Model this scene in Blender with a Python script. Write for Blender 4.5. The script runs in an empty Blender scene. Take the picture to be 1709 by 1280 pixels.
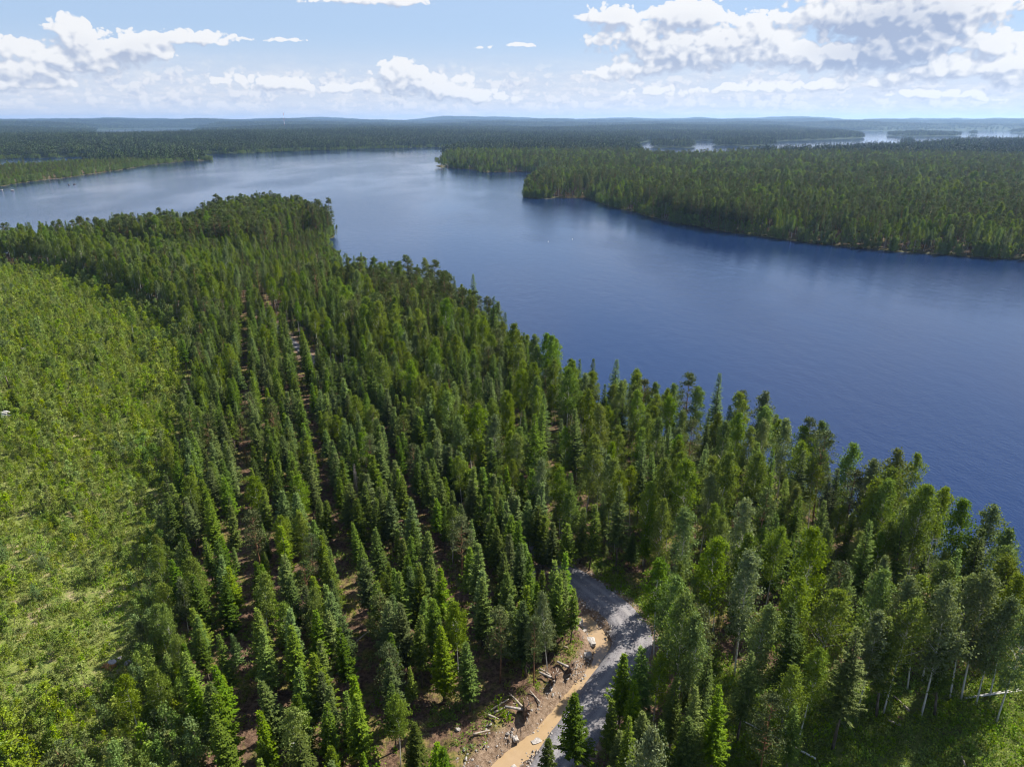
import bpy, math, random
import numpy as np
from mathutils import Vector
rng = np.random.RandomState(11)
random.seed(5)
sc = bpy.context.scene
COL = sc.collection
R = math.radians
# ------------------------------------------------------------------ camera
PW, PH, F, PITCH, CZ = 1709.0, 1280.0, 1187.0, R(20.2), 61.5
cam = bpy.data.cameras.new('camera'); camo = bpy.data.objects.new('camera', cam); COL.objects.link(camo)
camo.location = (0, 0, CZ); camo.rotation_euler = (math.pi/2 - PITCH, 0, 0)
cam.angle_x = 2*math.atan(PW/2/F); cam.clip_start = 0.5; cam.clip_end = 60000
sc.camera = camo
cp, sp = math.cos(PITCH), math.sin(PITCH)
def G(px, py, z=0.0):
    u, v = px-PW/2, py-PH/2
    fwd, down = F*cp - v*sp, F*sp + v*cp
    t = (CZ-z)/down
    return (u*t, fwd*t)
def GP(pts): return np.array([G(*p) for p in pts])
def project(x, y, z):
    x, y, z = np.asarray(x), np.asarray(y), np.asarray(z)
    dz = z-CZ
    depth = np.maximum(y*cp - dz*sp, 1e-3); up = y*sp + dz*cp
    return PW/2 + F*x/depth, PH/2 - F*up/depth
# ------------------------------------------------------------------ shores
MAIN = np.vstack([
    np.array([(160., -300), (128, -120), (112, 0), (94, 48), (76, 75)]),
    np.array([(64, 90), (58, 100), (47.5, 123), (36, 133), (20.5, 141), (5.5, 167), (-6, 200), (-18, 236), (-38, 254), (-60, 266.)]),
    GP([(548, 424, 0), (544, 413, 0), (548, 401, 0)]),
    np.array([(-100., 412), (-125, 450), (-160, 482), (-182, 440), (-170, 378), (-185, 371), (-215, 374), (-252, 352), (-350, 300), (-500, 210), (-900, 110.)]),
    np.array([(-1500., 300)]),
    GP([(-330, 330, 0), (-120, 322, 0), (0, 311, 0), (60, 302, 0), (110, 297, 0), (180, 287, 0), (220, 281, 0), (262, 274.5, 0), (310, 270, 0), (352, 268, 0), (322, 265.5, 0),
        (250, 268.5, 0), (150, 274, 0), (0, 285, 0), (-200, 292, 0), (-220, 278, 0), (0, 266, 0), (200, 261, 0), (300, 259, 0), (400, 257, 0), (460, 254, 0), (600, 249.5, 0), (750, 246, 0), (817, 242.5, 0),
        (800, 246, 0), (765, 251, 0), (742, 260, 0), (741, 270, 0), (752, 281, 0), (795, 284, 0), (802, 288.5, 0), (845, 288, 0), (872, 287, 0), (905, 289, 0), (916, 297, 0), (884, 307, 0), (874, 329.5, 0), (900, 332, 0), (930, 331, 0),
        (985, 331.5, 0), (1012, 343, 0), (1100, 366, 0), (1200, 386, 0), (1350, 406, 0), (1500, 421, 0), (1709, 434, 0), (2000, 448, 0), (2600, 480, 0)]),
    np.array([(900., -300)])])
RLAKE = GP([(1062, 243.5, 0), (1064, 240, 0), (1082, 236.6, 0), (1110, 235.8, 0), (1200, 235.6, 0), (1294, 236.6, 0), (1350, 234.4, 0), (1441, 231, 0), (1436, 227, 0), (1404, 222.5, 0), (1380, 219.8, 0), (1510, 218.4, 0), (1600, 217.8, 0), (1709, 217.5, 0), (2000, 218, 0),
            (2000, 236, 18), (1709, 231, 18), (1610, 231, 18), (1560, 234, 18), (1500, 238, 18), (1440, 240, 18), (1400, 241, 18), (1350, 243.5, 18), (1290, 246, 18), (1240, 249, 18), (1180, 252, 18), (1100, 253, 18), (1068, 250.5, 10)])
LLAKE = GP([(140, 221.5, 22), (230, 222.5, 22), (318, 219.5, 22), (330, 215.3, 0), (250, 215, 0), (165, 217, 0)])
def ellipse(px0, px1, py, th, n=14):
    return GP([((px0+px1)/2 + (px1-px0)/2*math.cos(a), py - th/2 + th/2*math.sin(a), 0) for a in np.linspace(0, 2*math.pi, n, endpoint=False)])
ISL = [ellipse(1085, 1162, 247.5, 3.2), ellipse(1187, 1294, 244.3, 3), ellipse(1476, 1606, 228, 2.4), ellipse(1505, 1527, 242.5, 2), ellipse(1617, 1631, 225, 1), ellipse(1686, 1740, 222, 1.2), ellipse(728, 746, 280.5, 5)]
def sd_poly(P, poly):
    out = np.empty(len(P))
    A = poly; B = np.roll(poly, -1, axis=0)
    for i in range(0, len(P), 20000):
        p = P[i:i+20000]
        d2 = np.full(len(p), 1e18); ins = np.zeros(len(p), bool)
        for a, b in zip(A, B):
            e = b-a; w = p-a
            t = np.clip((w@e)/max(e@e, 1e-9), 0, 1)
            q = w - t[:, None]*e
            d2 = np.minimum(d2, (q*q).sum(1))
            c = ((a[1] <= p[:, 1]) & (b[1] > p[:, 1])) | ((b[1] <= p[:, 1]) & (a[1] > p[:, 1]))
            if c.any():
                xx = a[0] + (p[:, 1]-a[1])/(e[1] if abs(e[1]) > 1e-9 else 1e-9)*e[0]
                ins ^= c & (p[:, 0] < xx)
        out[i:i+20000] = np.sqrt(d2)*np.where(ins, 1, -1)
    return out
_sh = [(rng.rand()*6.28, rng.rand()*6.28) for _ in range(40)]
def vnoise(P, wl, seed, octv=3):
    """smooth noise about -1..1 with the given wavelength"""
    r = np.random.RandomState(seed); o = np.zeros(len(P)); amp = 1.; tot = 0
    for k in range(octv):
        for j in range(5):
            a, ph = r.rand()*6.283, r.rand()*6.283
            f = 6.283/wl*(0.7+0.6*r.rand())*(2.1**k)
            o += amp*np.sin((P[:, 0]*math.cos(a)+P[:, 1]*math.sin(a))*f+ph)/5*1.8
        tot += amp; amp *= .5
    return o/tot
def sd_land(P):
    lake = np.maximum(sd_poly(P, MAIN), np.maximum(sd_poly(P, RLAKE), sd_poly(P, LLAKE)))
    s = -lake
    for i in ISL: s = np.maximum(s, sd_poly(P, i))
    rr = np.hypot(P[:, 0], P[:, 1])
    return s + vnoise(P, 30, 3)*np.clip(rr/150, .5, 5)
# road and ditch centre lines
ROAD = np.array([G(*p) for p in [(890, 1400, 1.6), (922, 1290, 1.6), (960, 1232, 1.6), (1010, 1155, 1.6), (1046, 1102, 1.6), (1058, 1062, 1.6), (1034, 1022, 1.6), (988, 985, 1.6), (912, 928, 1.6), (838, 880, 1.6), (775, 818, 1.6), (690, 730, 1.6), (590, 652, 1.6), (492, 576, 1.6), (432, 517, 1.6)]])
DITCH = np.array([G(*p) for p in [(800, 1330, 0.8), (845, 1275, 0.8), (880, 1248, .8), (915, 1218, 0.8), (958, 1165, 0.8), (988, 1130, 0.8), (1006, 1098, 0.8), (1000, 1065, .8), (970, 1028, .8)]])
def smooth_line(L, n=12):
    out = []
    for i in range(len(L)-1):
        p0, p1, p2, p3 = L[max(i-1, 0)], L[i], L[i+1], L[min(i+2, len(L)-1)]
        for t in np.linspace(0, 1, n, endpoint=False):
            out.append(.5*((2*p1)+(-p0+p2)*t+(2*p0-5*p1+4*p2-p3)*t*t+(-p0+3*p1-3*p2+p3)*t**3))
    out.append(L[-1]); return np.array(out)
ROADS, DITCHS = smooth_line(ROAD), smooth_line(DITCH, 8)
def d_line(P, L):
    d2 = np.full(len(P), 1e18)
    for a, b in zip(L[:-1], L[1:]):
        e = b-a; w = P-a
        t = np.clip((w@e)/max(e@e, 1e-9), 0, 1); q = w-t[:, None]*e
        d2 = np.minimum(d2, (q*q).sum(1))
    return np.sqrt(d2)
FIELD = np.array([G(*p) for p in [(-700, 1500, 1.5), (300, 1500, 1.5), (330, 1290, 1.5), (300, 1080, 1.5), (280, 900, 1.5), (284, 800, 1.5), (305, 650, 1.5), (318, 575, 1.5), (322, 555, 1.5), (300, 538, 2), (215, 492, 3), (150, 462, 4), (100, 442, 4.5), (60, 436, 4.5), (-150, 432, 4.5), (-900, 520, 3)]])
PLANT = np.array([G(*p) for p in [(330, 1500, 1.5), (345, 1290, 1.5), (312, 1080, 1.5), (290, 900, 1.5), (294, 800, 1.5), (315, 650, 1.5), (335, 560, 1.5), (425, 500, 1.5), (500, 575, 1.5), (610, 652, 1.5), (700, 725, 1.5), (780, 805, 1.5), (850, 870, 1.5), (930, 930, 1.5), (965, 985, 1.5), (950, 1060, 1.5), (905, 1120, 1.5), (800, 1230, 1.5), (720, 1330, 1.5), (690, 1500, 1.5)]])
LUSH = np.array([G(*p) for p in [(1060, 1500, 1.5), (1080, 1260, 1.5), (1180, 1180, 1.5), (1130, 1080, 1.5), (1040, 1000, 1.5), (960, 950, 1.5), (1000, 930, 1.5), (1100, 1010, 1.5), (1230, 1120, 1.5), (1500, 1130, 1.5), (1709, 1120, 1.5), (1900, 1150, 1.5), (1900, 1500, 1.5)]])
def height(P, s=None):
    s = sd_land(P) if s is None else s
    r = np.hypot(P[:, 0], P[:, 1])
    h = np.where(s > 0, 1.5*(1-np.exp(-np.maximum(s, 0)/9)), np.maximum(s*.15, -2.6))
    near = np.clip((420-r)/100, 0, 1)
    far = np.clip((r-900)/5000, 0, 1)*np.clip(s/350, 0, 1)
    h += near*np.clip(s/8, 0, 1)*(vnoise(P, 14, 5, 3)*.16)
    h += far*(18+22*vnoise(P, 1900, 8, 3))
    az = np.degrees(np.arctan2(P[:, 0], P[:, 1]))
    for rc, w, base, amp, sd in ((6800, 700, 42, 10, 21), (9300, 900, 66, 16, 22), (12500, 1300, 90, 34, 23)):
        q = np.stack([az, np.zeros_like(az)], 1)
        top = base + amp*(vnoise(q, 13, sd, 4)+.45*vnoise(q, 4.5, sd+40, 3)) + (6 if rc > 9000 else 0)*np.clip((az+22)/20, 0, 1)*np.clip((30-az)/12, -1, 1)
        h = np.where(s > 0, np.maximum(h, top*np.exp(-((r-rc)/w)**2)*np.clip(s/200, 0, 1)), h)
    m = r < 300
    if m.any():
        Q = P[m]
        dd, dr = d_line(Q, DITCHS), d_line(Q, ROADS)
        k = h[m]
        rough = vnoise(Q, 2.2, 31, 3)
        k = k + 0.75*np.exp(-((dd-4.0)/1.7)**2)*(1+.6*rough)*np.clip((dr-2.2)/1.5, 0, 1)      # spoil bank
        w = np.exp(-(dd/1.5)**4)
        k = k*(1-w) + (.5+.12*rough)*w
        w = np.exp(-(dr/2.3)**8); k = k*(1-w) + 1.55*w
        h[m] = k
    return h
def hz(x, y): return float(height(np.array([[x, y]]))[0])
# ------------------------------------------------------------------ mesh helpers
def mesh_np(name, verts, faces_len, loops, mats, attrs=(), mat_idx=None, smooth=False):
    me = bpy.data.meshes.new(name)
    verts = np.asarray(verts, np.float32); loops = np.asarray(loops, np.int32); fl = np.asarray(faces_len, np.int32)
    me.vertices.add(len(verts)); me.vertices.foreach_set('co', verts.ravel())
    if len(fl):
        me.loops.add(len(loops)); me.loops.foreach_set('vertex_index', loops)
        me.polygons.add(len(fl)); me.polygons.foreach_set('loop_start', np.concatenate([[0], np.cumsum(fl)[:-1]]).astype(np.int32))
        if mat_idx is not None: me.polygons.foreach_set('material_index', np.asarray(mat_idx, np.int32))
        me.polygons.foreach_set('use_smooth', np.full(len(fl), smooth))
    for m in mats: me.materials.append(m)
    for nm, tp, arr in attrs:
        a = me.attributes.new(nm, tp, 'POINT')
        a.data.foreach_set('vector' if tp == 'FLOAT_VECTOR' else 'color' if tp == 'FLOAT_COLOR' else 'value', np.asarray(arr).ravel())
    if len(fl): me.update(calc_edges=True); me.validate()
    return me
class Geo:
    def __init__(s): s.v = []; s.l = []; s.f = []; s.m = []; s.n = 0; s.a = []
    def add(s, v, faces, m=0, a=0.):
        v = np.asarray(v, float); s.v.append(v)
        for f in faces: s.l.extend(i+s.n for i in f); s.f.append(len(f)); s.m.append(m)
        s.a.append(np.full(len(v), a)); s.n += len(v)
    def quads(s, q, m=0, a=None):
        q = np.asarray(q, float); k = len(q)
        if not k: return
        s.v.append(q.reshape(-1, 3)); s.l.extend(range(s.n, s.n+4*k)); s.f.extend([4]*k); s.m.extend([m]*k)
        s.a.append(np.zeros(4*k) if a is None else np.repeat(a, 4)); s.n += 4*k
    def tube(s, pts, rad, n=6, m=0, cap=True):
        pts = np.asarray(pts, float); k = len(pts); V = []
        for i in range(k):
            d = pts[min(i+1, k-1)]-pts[max(i-1, 0)]; d /= np.linalg.norm(d)+1e-9
            ref = np.array([1., 0, 0]) if abs(d[2]) > .7 else np.array([0, 0, 1.])
            u = np.cross(d, ref); u /= np.linalg.norm(u); w = np.cross(d, u)
            for j in range(n):
                a = 6.28318*j/n; V.append(pts[i]+rad[i]*(u*math.cos(a)+w*math.sin(a)))
        fs = [(i*n+j, i*n+(j+1) % n, (i+1)*n+(j+1) % n, (i+1)*n+j) for i in range(k-1) for j in range(n)]
        if cap: fs += [tuple(range(n-1, -1, -1)), tuple(range((k-1)*n, k*n))]
        s.add(V, fs, m)
    def mesh(s, name, mats, smooth=False, attr=None):
        at = [(attr, 'FLOAT', np.concatenate(s.a))] if attr else []
        return mesh_np(name, np.vstack(s.v), s.f, s.l, mats, at, s.m, smooth)
def obj(name, me, parent=None):
    o = bpy.data.objects.new(name, me); COL.objects.link(o)
    if parent is not None: o.parent = parent
    return o
def tag(o, label=None, cat=None, group=None, kind=None):
    if label: o['label'] = label
    if cat: o['category'] = cat
    if group: o['group'] = group
    if kind: o['kind'] = kind
    return o
# ------------------------------------------------------------------ node helpers
class NT:
    def __init__(s, tree): s.t = tree; s.n = tree.nodes; s.k = tree.links
    def node(s, tp, **kw):
        n = s.n.new(tp)
        for a, b in kw.items(): setattr(n, a, b)
        return n
    def put(s, sock, v):
        if isinstance(v, bpy.types.NodeSocket): s.k.new(v, sock)
        elif v is not None: sock.default_value = v
    def m(s, op, a, b=None, c=None, clamp=False):
        n = s.node('ShaderNodeMath', operation=op, use_clamp=clamp)
        for i, v in enumerate((a, b, c)): s.put(n.inputs[i], v)
        return n.outputs[0]
    def vm(s, op, a, b=None, sc=None):
        n = s.node('ShaderNodeVectorMath', operation=op)
        s.put(n.inputs[0], a); s.put(n.inputs[1], b)
        if sc is not None: s.put(n.inputs[3], sc)
        return n.outputs[0]
    def step(s, x, a, b, y0=0., y1=1., smooth=True):
        n = s.node('ShaderNodeMapRange', interpolation_type='SMOOTHSTEP' if smooth else 'LINEAR')
        for i, v in enumerate((x, a, b, y0, y1)): s.put(n.inputs[i], v)
        return n.outputs[0]
    def mix(s, f, a, b, mode='MIX'):
        n = s.node('ShaderNodeMix', data_type='RGBA', blend_type=mode)
        s.put(n.inputs['Factor'], f)
        cs = [i for i in n.inputs if i.type == 'RGBA']
        for c, v in zip(cs, (a, b)): s.put(c, (*v, 1) if isinstance(v, tuple) and len(v) == 3 else v)
        return [o for o in n.outputs if o.type == 'RGBA'][0]
    def noise(s, vec, scale, detail=4, rough=.55, out=0, dim='3D', lac=2.):
        n = s.node('ShaderNodeTexNoise', noise_dimensions=dim)
        s.put(n.inputs['Vector'], vec); s.put(n.inputs['Scale'], scale)
        n.inputs['Detail'].default_value = detail; n.inputs['Roughness'].default_value = rough; n.inputs['Lacunarity'].default_value = lac
        return n.outputs[out]
    def attr(s, name, tp='GEOMETRY', out='Fac'):
        return s.node('ShaderNodeAttribute', attribute_name=name, attribute_type=tp).outputs[out]
def material(name):
    m = bpy.data.materials.new(name); m.use_nodes = True; m.node_tree.nodes.clear()
    t = NT(m.node_tree); t.out = t.node('ShaderNodeOutputMaterial')
    return m, t
def principled(t, col, rough=.8, spec=.3, normal=None):
    p = t.node('ShaderNodeBsdfPrincipled'); t.put(p.inputs['Base Color'], (*col, 1) if isinstance(col, tuple) else col)
    t.put(p.inputs['Roughness'], rough); p.inputs['Specular IOR Level'].default_value = spec
    if normal is not None: t.put(p.inputs['Normal'], normal)
    t.k.new(p.outputs[0], t.out.inputs['Surface']); return p
def bump(t, h, strength=.5, dist=.1):
    b = t.node('ShaderNodeBump'); b.inputs['Strength'].default_value = strength; b.inputs['Distance'].default_value = dist
    t.put(b.inputs['Height'], h); return b.outputs[0]
def foliage(name, dark, light, trans=.3, hue=.02, val=.35, sat=.2, tip=None, rough=.7, power=1.0):
    m, t = material(name)
    g = t.node('ShaderNodeNewGeometry'); oi = t.node('ShaderNodeObjectInfo')
    isl = g.outputs['Random Per Island']; rnd = oi.outputs['Random']
    c = t.mix(t.m('POWER', isl, power), dark, light)
    if tip: c = t.mix(t.attr('tip'), c, tip)
    hs = t.node('ShaderNodeHueSaturation')
    r2 = t.m('FRACT', t.m('MULTIPLY', rnd, 7.31)); r3 = t.m('FRACT', t.m('MULTIPLY', rnd, 23.7))
    t.put(hs.inputs['Hue'], t.m('ADD', .5, t.m('MULTIPLY', t.m('SUBTRACT', rnd, .5), hue*2)))
    t.put(hs.inputs['Saturation'], t.m('ADD', 1., t.m('MULTIPLY', t.m('SUBTRACT', r2, .5), sat*2)))
    t.put(hs.inputs['Value'], t.m('ADD', 1., t.m('MULTIPLY', t.m('SUBTRACT', r3, .5), val*2)))
    t.put(hs.inputs['Color'], c); c = hs.outputs[0]
    p = t.node('ShaderNodeBsdfPrincipled'); t.put(p.inputs['Base Color'], c); p.inputs['Roughness'].default_value = rough; p.inputs['Specular IOR Level'].default_value = .12
    tr = t.node('ShaderNodeBsdfTranslucent'); t.put(tr.inputs['Color'], t.mix(1., c, (1.25, 1.2, .55), 'MULTIPLY'))
    mx = t.node('ShaderNodeMixShader'); mx.inputs[0].default_value = trans
    t.k.new(p.outputs[0], mx.inputs[1]); t.k.new(tr.outputs[0], mx.inputs[2]); t.k.new(mx.outputs[0], t.out.inputs['Surface'])
    return m
M = {}
M['spruce'] = foliage('spruce needles', (.038, .07, .009), (.1, .152, .019), .26, .016, .45, .2, tip=(.16, .215, .028))
M['pine'] = foliage('pine needles', (.052, .076, .02), (.115, .142, .042), .2, .018, .25, .2)
M['birch'] = foliage('birch leaves', (.09, .138, .017), (.175, .24, .037), .36, .02, .25, .15)
M['birch_pale'] = foliage('pale birch leaves', (.105, .15, .05), (.185, .235, .092), .3, .012, .2, .2)
M['birch_yellow'] = foliage('yellow green birch leaves', (.1, .148, .014), (.172, .232, .026), .4, .01, .15, .1)
M['sapling'] = foliage('sapling leaves', (.14, .198, .022), (.25, .32, .048), .36, .018, .25, .2)
M['willow'] = foliage('willow leaves', (.095, .15, .036), (.175, .235, .066), .32, .02, .3, .2)
M['herb'] = foliage('undergrowth leaves', (.105, .175, .02), (.2, .285, .038), .35, .02, .2, .2)
M['grass'] = foliage('meadow grass', (.14, .18, .04), (.26, .28, .09), .3, .02, .25, .25)
def bark(name, c1, c2, scale, stretch, lo=.4, hi=.6):
    m, t = material(name)
    tc = t.node('ShaderNodeTexCoord')
    v = t.vm('MULTIPLY', tc.outputs['Object'], stretch)
    f = t.step(t.noise(v, scale, 4, .6), lo, hi)
    principled(t, t.mix(f, c1, c2), .85, .2); return m
M['bark_grey'] = bark('grey spruce bark', (.075, .058, .045), (.15, .125, .105), 3, (1, 1, .3))
M['bark_pine'] = bark('orange pine bark', (.17, .085, .045), (.26, .14, .08), 2, (1, 1, .4))
M['bark_birch'] = bark('white birch bark', (.5, .485, .45), (.05, .045, .04), 2.2, (1, 1, 2.6), .62, .66)
M['bark_dead'] = bark('grey dead wood', (.22, .19, .17), (.36, .32, .29), 3, (1, 1, .3))
M['log'] = bark('weathered log', (.23, .19, .15), (.37, .32, .27), 4, (.4, .4, 3))
M['rootwood'] = bark('earthy roots', (.06, .038, .025), (.16, .1, .065), 2.5, (1, 1, 1))
M['rust_stump'] = bark('rotten orange stump', (.2, .09, .03), (.42, .22, .09), 3, (1, 1, 1))
M['stone'] = bark('pale granite', (.22, .2, .185), (.4, .37, .345), 3, (1, 1, 1), .35, .65)
M['bleached'] = bark('bleached wood', (.55, .53, .5), (.72, .7, .67), 3, (1, 1, 1))
M['stone_dark'] = bark('dark wet stone', (.07, .06, .055), (.17, .15, .14), 3, (1, 1, 1), .35, .65)
# ------------------------------------------------------------------ tree prototypes
def unit(v): return v/(np.linalg.norm(v, axis=-1, keepdims=True)+1e-9)
def leaf_quads(C, size, r, drop=0.0, aspect=.6, up=.0):
    k = len(C)
    a = unit(r.normal(size=(k, 3))+np.array([0, 0, -drop])); b = r.normal(size=(k, 3)); b[:, 2] *= (1-up)
    b = unit(np.cross(a, b)); s = size*(.6+.8*r.rand(k))[:, None]
    return np.stack([C-a*s*.5, C+b*s*.5*aspect, C+a*s*.5, C-b*s*.5*aspect], 1)
def spruce(seed, H=10., Rb=1.2, bare=.1, dens=1.0, dead=False, droop=.25):
    r = np.random.RandomState(seed); g = Geo(); t = Geo(); bend = r.normal(size=2)*.1
    ax = lambda z: np.array([bend[0]*math.sin(z/H*3), bend[1]*math.sin(z/H*3), z])
    zs = np.linspace(-.3, H*.97, 7); t.tube([ax(z) for z in zs], [.011*H*(1-max(z, 0)/H)**.8+.012 for z in zs], 6, 0)
    z = bare*H; lean = r.rand()*6.28
    while z < H*.985:
        f = (H-z)/(H*(1-bare)); L0 = Rb*(min(1, f*1.08)**.92)*1.12
        if f > .8: L0 *= 1-.45*(f-.8)/.2
        L0 *= .88+.24*r.rand()
        nb = int(6+3*min(1, f*1.6)); a0 = r.rand()*6.28
        for j in range(nb):
            if r.rand() < .1: continue
            a = a0+6.283*j/nb+r.normal()*.2; L = (L0*(.7+.45*r.rand())+.1)*(1+.1*math.cos(a-lean))
            e = .75*(1-f)**1.5-droop*f+r.normal()*.09
            d = np.array([math.cos(a), math.sin(a), 0]); side = np.array([-math.sin(a), math.cos(a), 0])
            base = ax(z)+np.array([0, 0, r.normal()*.06])
            n = max(2, int(L/.16*dens))
            ss = (np.arange(n)+.6)/n
            pos = base+d*(L*ss)[:, None]+np.array([0, 0, 1.])*(L*(e*ss+.22*ss**2.5))[:, None]
            if dead or f > .93:
                if dead and r.rand() < .4: continue
                t.tube([base, pos[n//2], pos[-1]], [.016, .01, .004] if not dead else [.012, .007, .003], 3, 0, False)
                if f > .93 and not dead: z += 0
                if dead:
                    for q in pos[::2]: t.tube([q, q+(d*.3+side*r.choice([-1, 1])*.35+[0, 0, -.12])*(.4+.3*r.rand())], [.008, .004], 3, 0, False)
                continue
            for sg in (-1, 1):
                ln = (.4*(1.1-.55*ss)+.07)*(.8+.4*r.rand(n))*(.55+.45*min(1, L))
                dirv = unit(d*.75+side*sg*.8+np.array([0, 0, -.28])+r.normal(size=(n, 3))*.14)
                wv = unit(np.cross(dirv, np.array([0, 0, 1.])+r.normal(size=(n, 3))*.3))*(ln*.19+.03)[:, None]
                A = pos; B = pos+dirv*ln[:, None]; Mi = (A+B)/2+[0, 0, .02]
                g.quads(np.stack([A, Mi+wv, B, Mi-wv], 1), 0, np.clip((ss-.45)*.9, 0, 1)*r.rand(n)*.8)
            B = pos[-1]+(d+[0, 0, .25])*(.2+.12*r.rand()); A = pos[max(0, n-2)]; w = side*.06
            g.quads([[A, (A+B)/2+w, B, (A+B)/2-w]], 0, np.array([.8]))
        z += (.22+.24*f)*(.85+.3*r.rand())*(H/10)**.5
    tip = ax(H)
    for k in range(3):
        a = k*1.05; w = np.array([math.cos(a), math.sin(a), 0])*.05
        b = ax(H*.95); g.quads([[b, (b+tip)/2+w, tip, (b+tip)/2-w]], 0, np.array([1.]))
    return g, t
def broadleaf(seed, H=16., Rc=2.1, base=.42, nclump=75, per=34, leaf=.2, mat=0, drop=.6, trunk_r=.1, stems=1, shape=.8, sig=.36):
    r = np.random.RandomState(seed); g = Geo(); t = Geo()
    for s in range(stems):
        off = r.normal(size=2)*(.35 if stems > 1 else 0); ph = r.rand(3)*6.28; am = .02*H*(r.rand()+.3)
        ax = lambda z: np.array([off[0]*(1+z/H*2.2)+am*math.sin(z/H*3+ph[0])-am*math.sin(ph[0]), off[1]*(1+z/H*2.2)+am*math.sin(z/H*2.6+ph[1])-am*math.sin(ph[1]), z])
        zs = np.linspace(-.3, H*.93, 8); t.tube([ax(z) for z in zs], [trunk_r*(1-.9*max(z, 0)/H)+.006 for z in zs], 6, 0)
        n = nclump//stems; lob = [(r.rand()*6.28, .55+.4*r.rand()) for _ in range(4)]
        for k in range(n):
            q = r.rand()**.9; z = H*(base+(1-base)*q*.97)
            rad = Rc*(math.sin(math.pi*min(1, (q*.93+.07))**shape)**.75)*(.82+.2*math.cos(3*(q*5+ph[2])))
            a = r.rand()*6.28; rr = rad*math.sqrt(.12+.88*r.rand())*(.8+.25*math.cos(a*2+ph[1]+q*4))
            c = ax(z)+np.array([math.cos(a)*rr, math.sin(a)*rr, 0])+r.normal(size=3)*.12*Rc*(1-q)
            if k < 5: q = .86+.03*k; z = H*(.82+.033*k); c = ax(z)+r.normal(size=3)*.1*(5-k)/5
            if k % 2 == 0: t.tube([ax(max(.1, z-rr*.8-.2)), c], [.02*H/16+.008, .006], 3, 0, False)
            m = int(per*(.6+.8*r.rand())); sg = sig*(.75+.5*r.rand())*(.6+.4*(1-q))*(1 if k >= 5 else .72-.1*k)
            m = m if k >= 5 else int(m*(.75-.12*k))+4
            P = c+r.normal(size=(m, 3))*np.array([sg, sg, sg*.75])
            P[:, 2] -= np.abs(r.normal(size=m))*drop*sg
            g.quads(leaf_quads(P, leaf, r, drop, .62), 0)
    return g, t
def pine(seed, H=17., Rc=1.9, base=.5, ncl=52, per=42, needle=.3):
    r = np.random.RandomState(seed); g = Geo(); t = Geo(); b = r.normal(size=2)*.25
    ax = lambda z: np.array([b[0]*math.sin(z/H*2.5), b[1]*math.sin(z/H*2.5), z])
    zs = np.linspace(-.3, H*.96, 8); t.tube([ax(z) for z in zs], [.0085*H*(1-.85*max(z, 0)/H)+.01 for z in zs], 6, 0)
    for k in range(ncl):
        q = r.rand()**.85; z = H*(base+(1-base)*q); rad = Rc*(1-q**2.2)**.6*(.35+.65*min(1, q*3.5+.35))+.15
        a = r.rand()*6.28; rr = rad*math.sqrt(.15+.85*r.rand())
        c = ax(z)+np.array([math.cos(a)*rr, math.sin(a)*rr, rr*.12])
        t.tube([ax(z-.35*rr-.15), c], [.035, .012], 3, 0, False)
        m = int(per*(.6+.7*r.rand())); sg = .34*(.7+.6*r.rand())
        P = c+r.normal(size=(m, 3))*np.array([sg, sg, sg*.5])
        g.quads(leaf_quads(P, needle, r, -.7, .4), 0)
    return g, t
PROTO = {}      # kind -> list of (crown mesh, trunk mesh, joined mesh, reference height)
def reg(kind, gt, H, cm, tm, nm):
    g, t = gt
    crown = g.mesh(nm+' crown', [M[cm]], attr='tip') if g.v else None
    trunk = t.mesh(nm+' trunk', [M[tm]], True)
    j = Geo()
    for q, mi in ((g, 0), (t, 1)):
        if not q.v: continue
        j.l.extend(i+j.n for i in q.l); j.v += q.v; j.f += q.f; j.m += [mi]*len(q.f); j.a += q.a; j.n += q.n
    PROTO.setdefault(kind, []).append((crown, trunk, j.mesh(nm+' tree', [M[cm], M[tm]], attr='tip'), H))
for i in range(12): reg('spruce', spruce(100+i, 10, 1.1+.22*(i % 3), .08+.06*(i % 4), droop=.12+.08*(i % 4)), 10, 'spruce', 'bark_grey', 'spruce')
for i in range(6): reg('tall_spruce', spruce(140+i, 16, 1.75+.2*(i % 3), .14+.06*(i % 3), .85, False, .4), 16, 'spruce', 'bark_grey', 'tall spruce')
bm = ['birch', 'birch_yellow', 'birch', 'birch_pale', 'birch', 'birch_yellow', 'birch_pale', 'birch']
for i in range(8): reg('birch', broadleaf(200+i, 16, 2.35+.35*(i % 3), .34+.07*((i*5) % 3), 120, 42, .25, shape=.95, sig=.42), 16, bm[i], 'bark_birch', 'birch')
for i in range(5): reg('pine', pine(300+i, 17, 1.9+.25*(i % 3), .36+.06*(i % 3), 64, 46, .33), 17, 'pine', 'bark_pine', 'pine')
for i in range(8): reg('sapling', broadleaf(400+i, 3, .62+.12*(i % 3), .1, 26, 20, .15, 0, .2, .025, 1, .62, .17), 3, 'sapling', 'bark_grey', 'sapling')
for i in range(5): reg('willow', broadleaf(430+i, 5, 1.7, .08, 80, 34, .2, 0, .2, .05, 3, .55, .32), 5, 'willow', 'bark_grey', 'willow')
for i in range(2): reg('dead', spruce(480+i, 8, .9, .18, .4, True, .1), 8, 'spruce', 'bark_dead', 'dead spruce')
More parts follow.
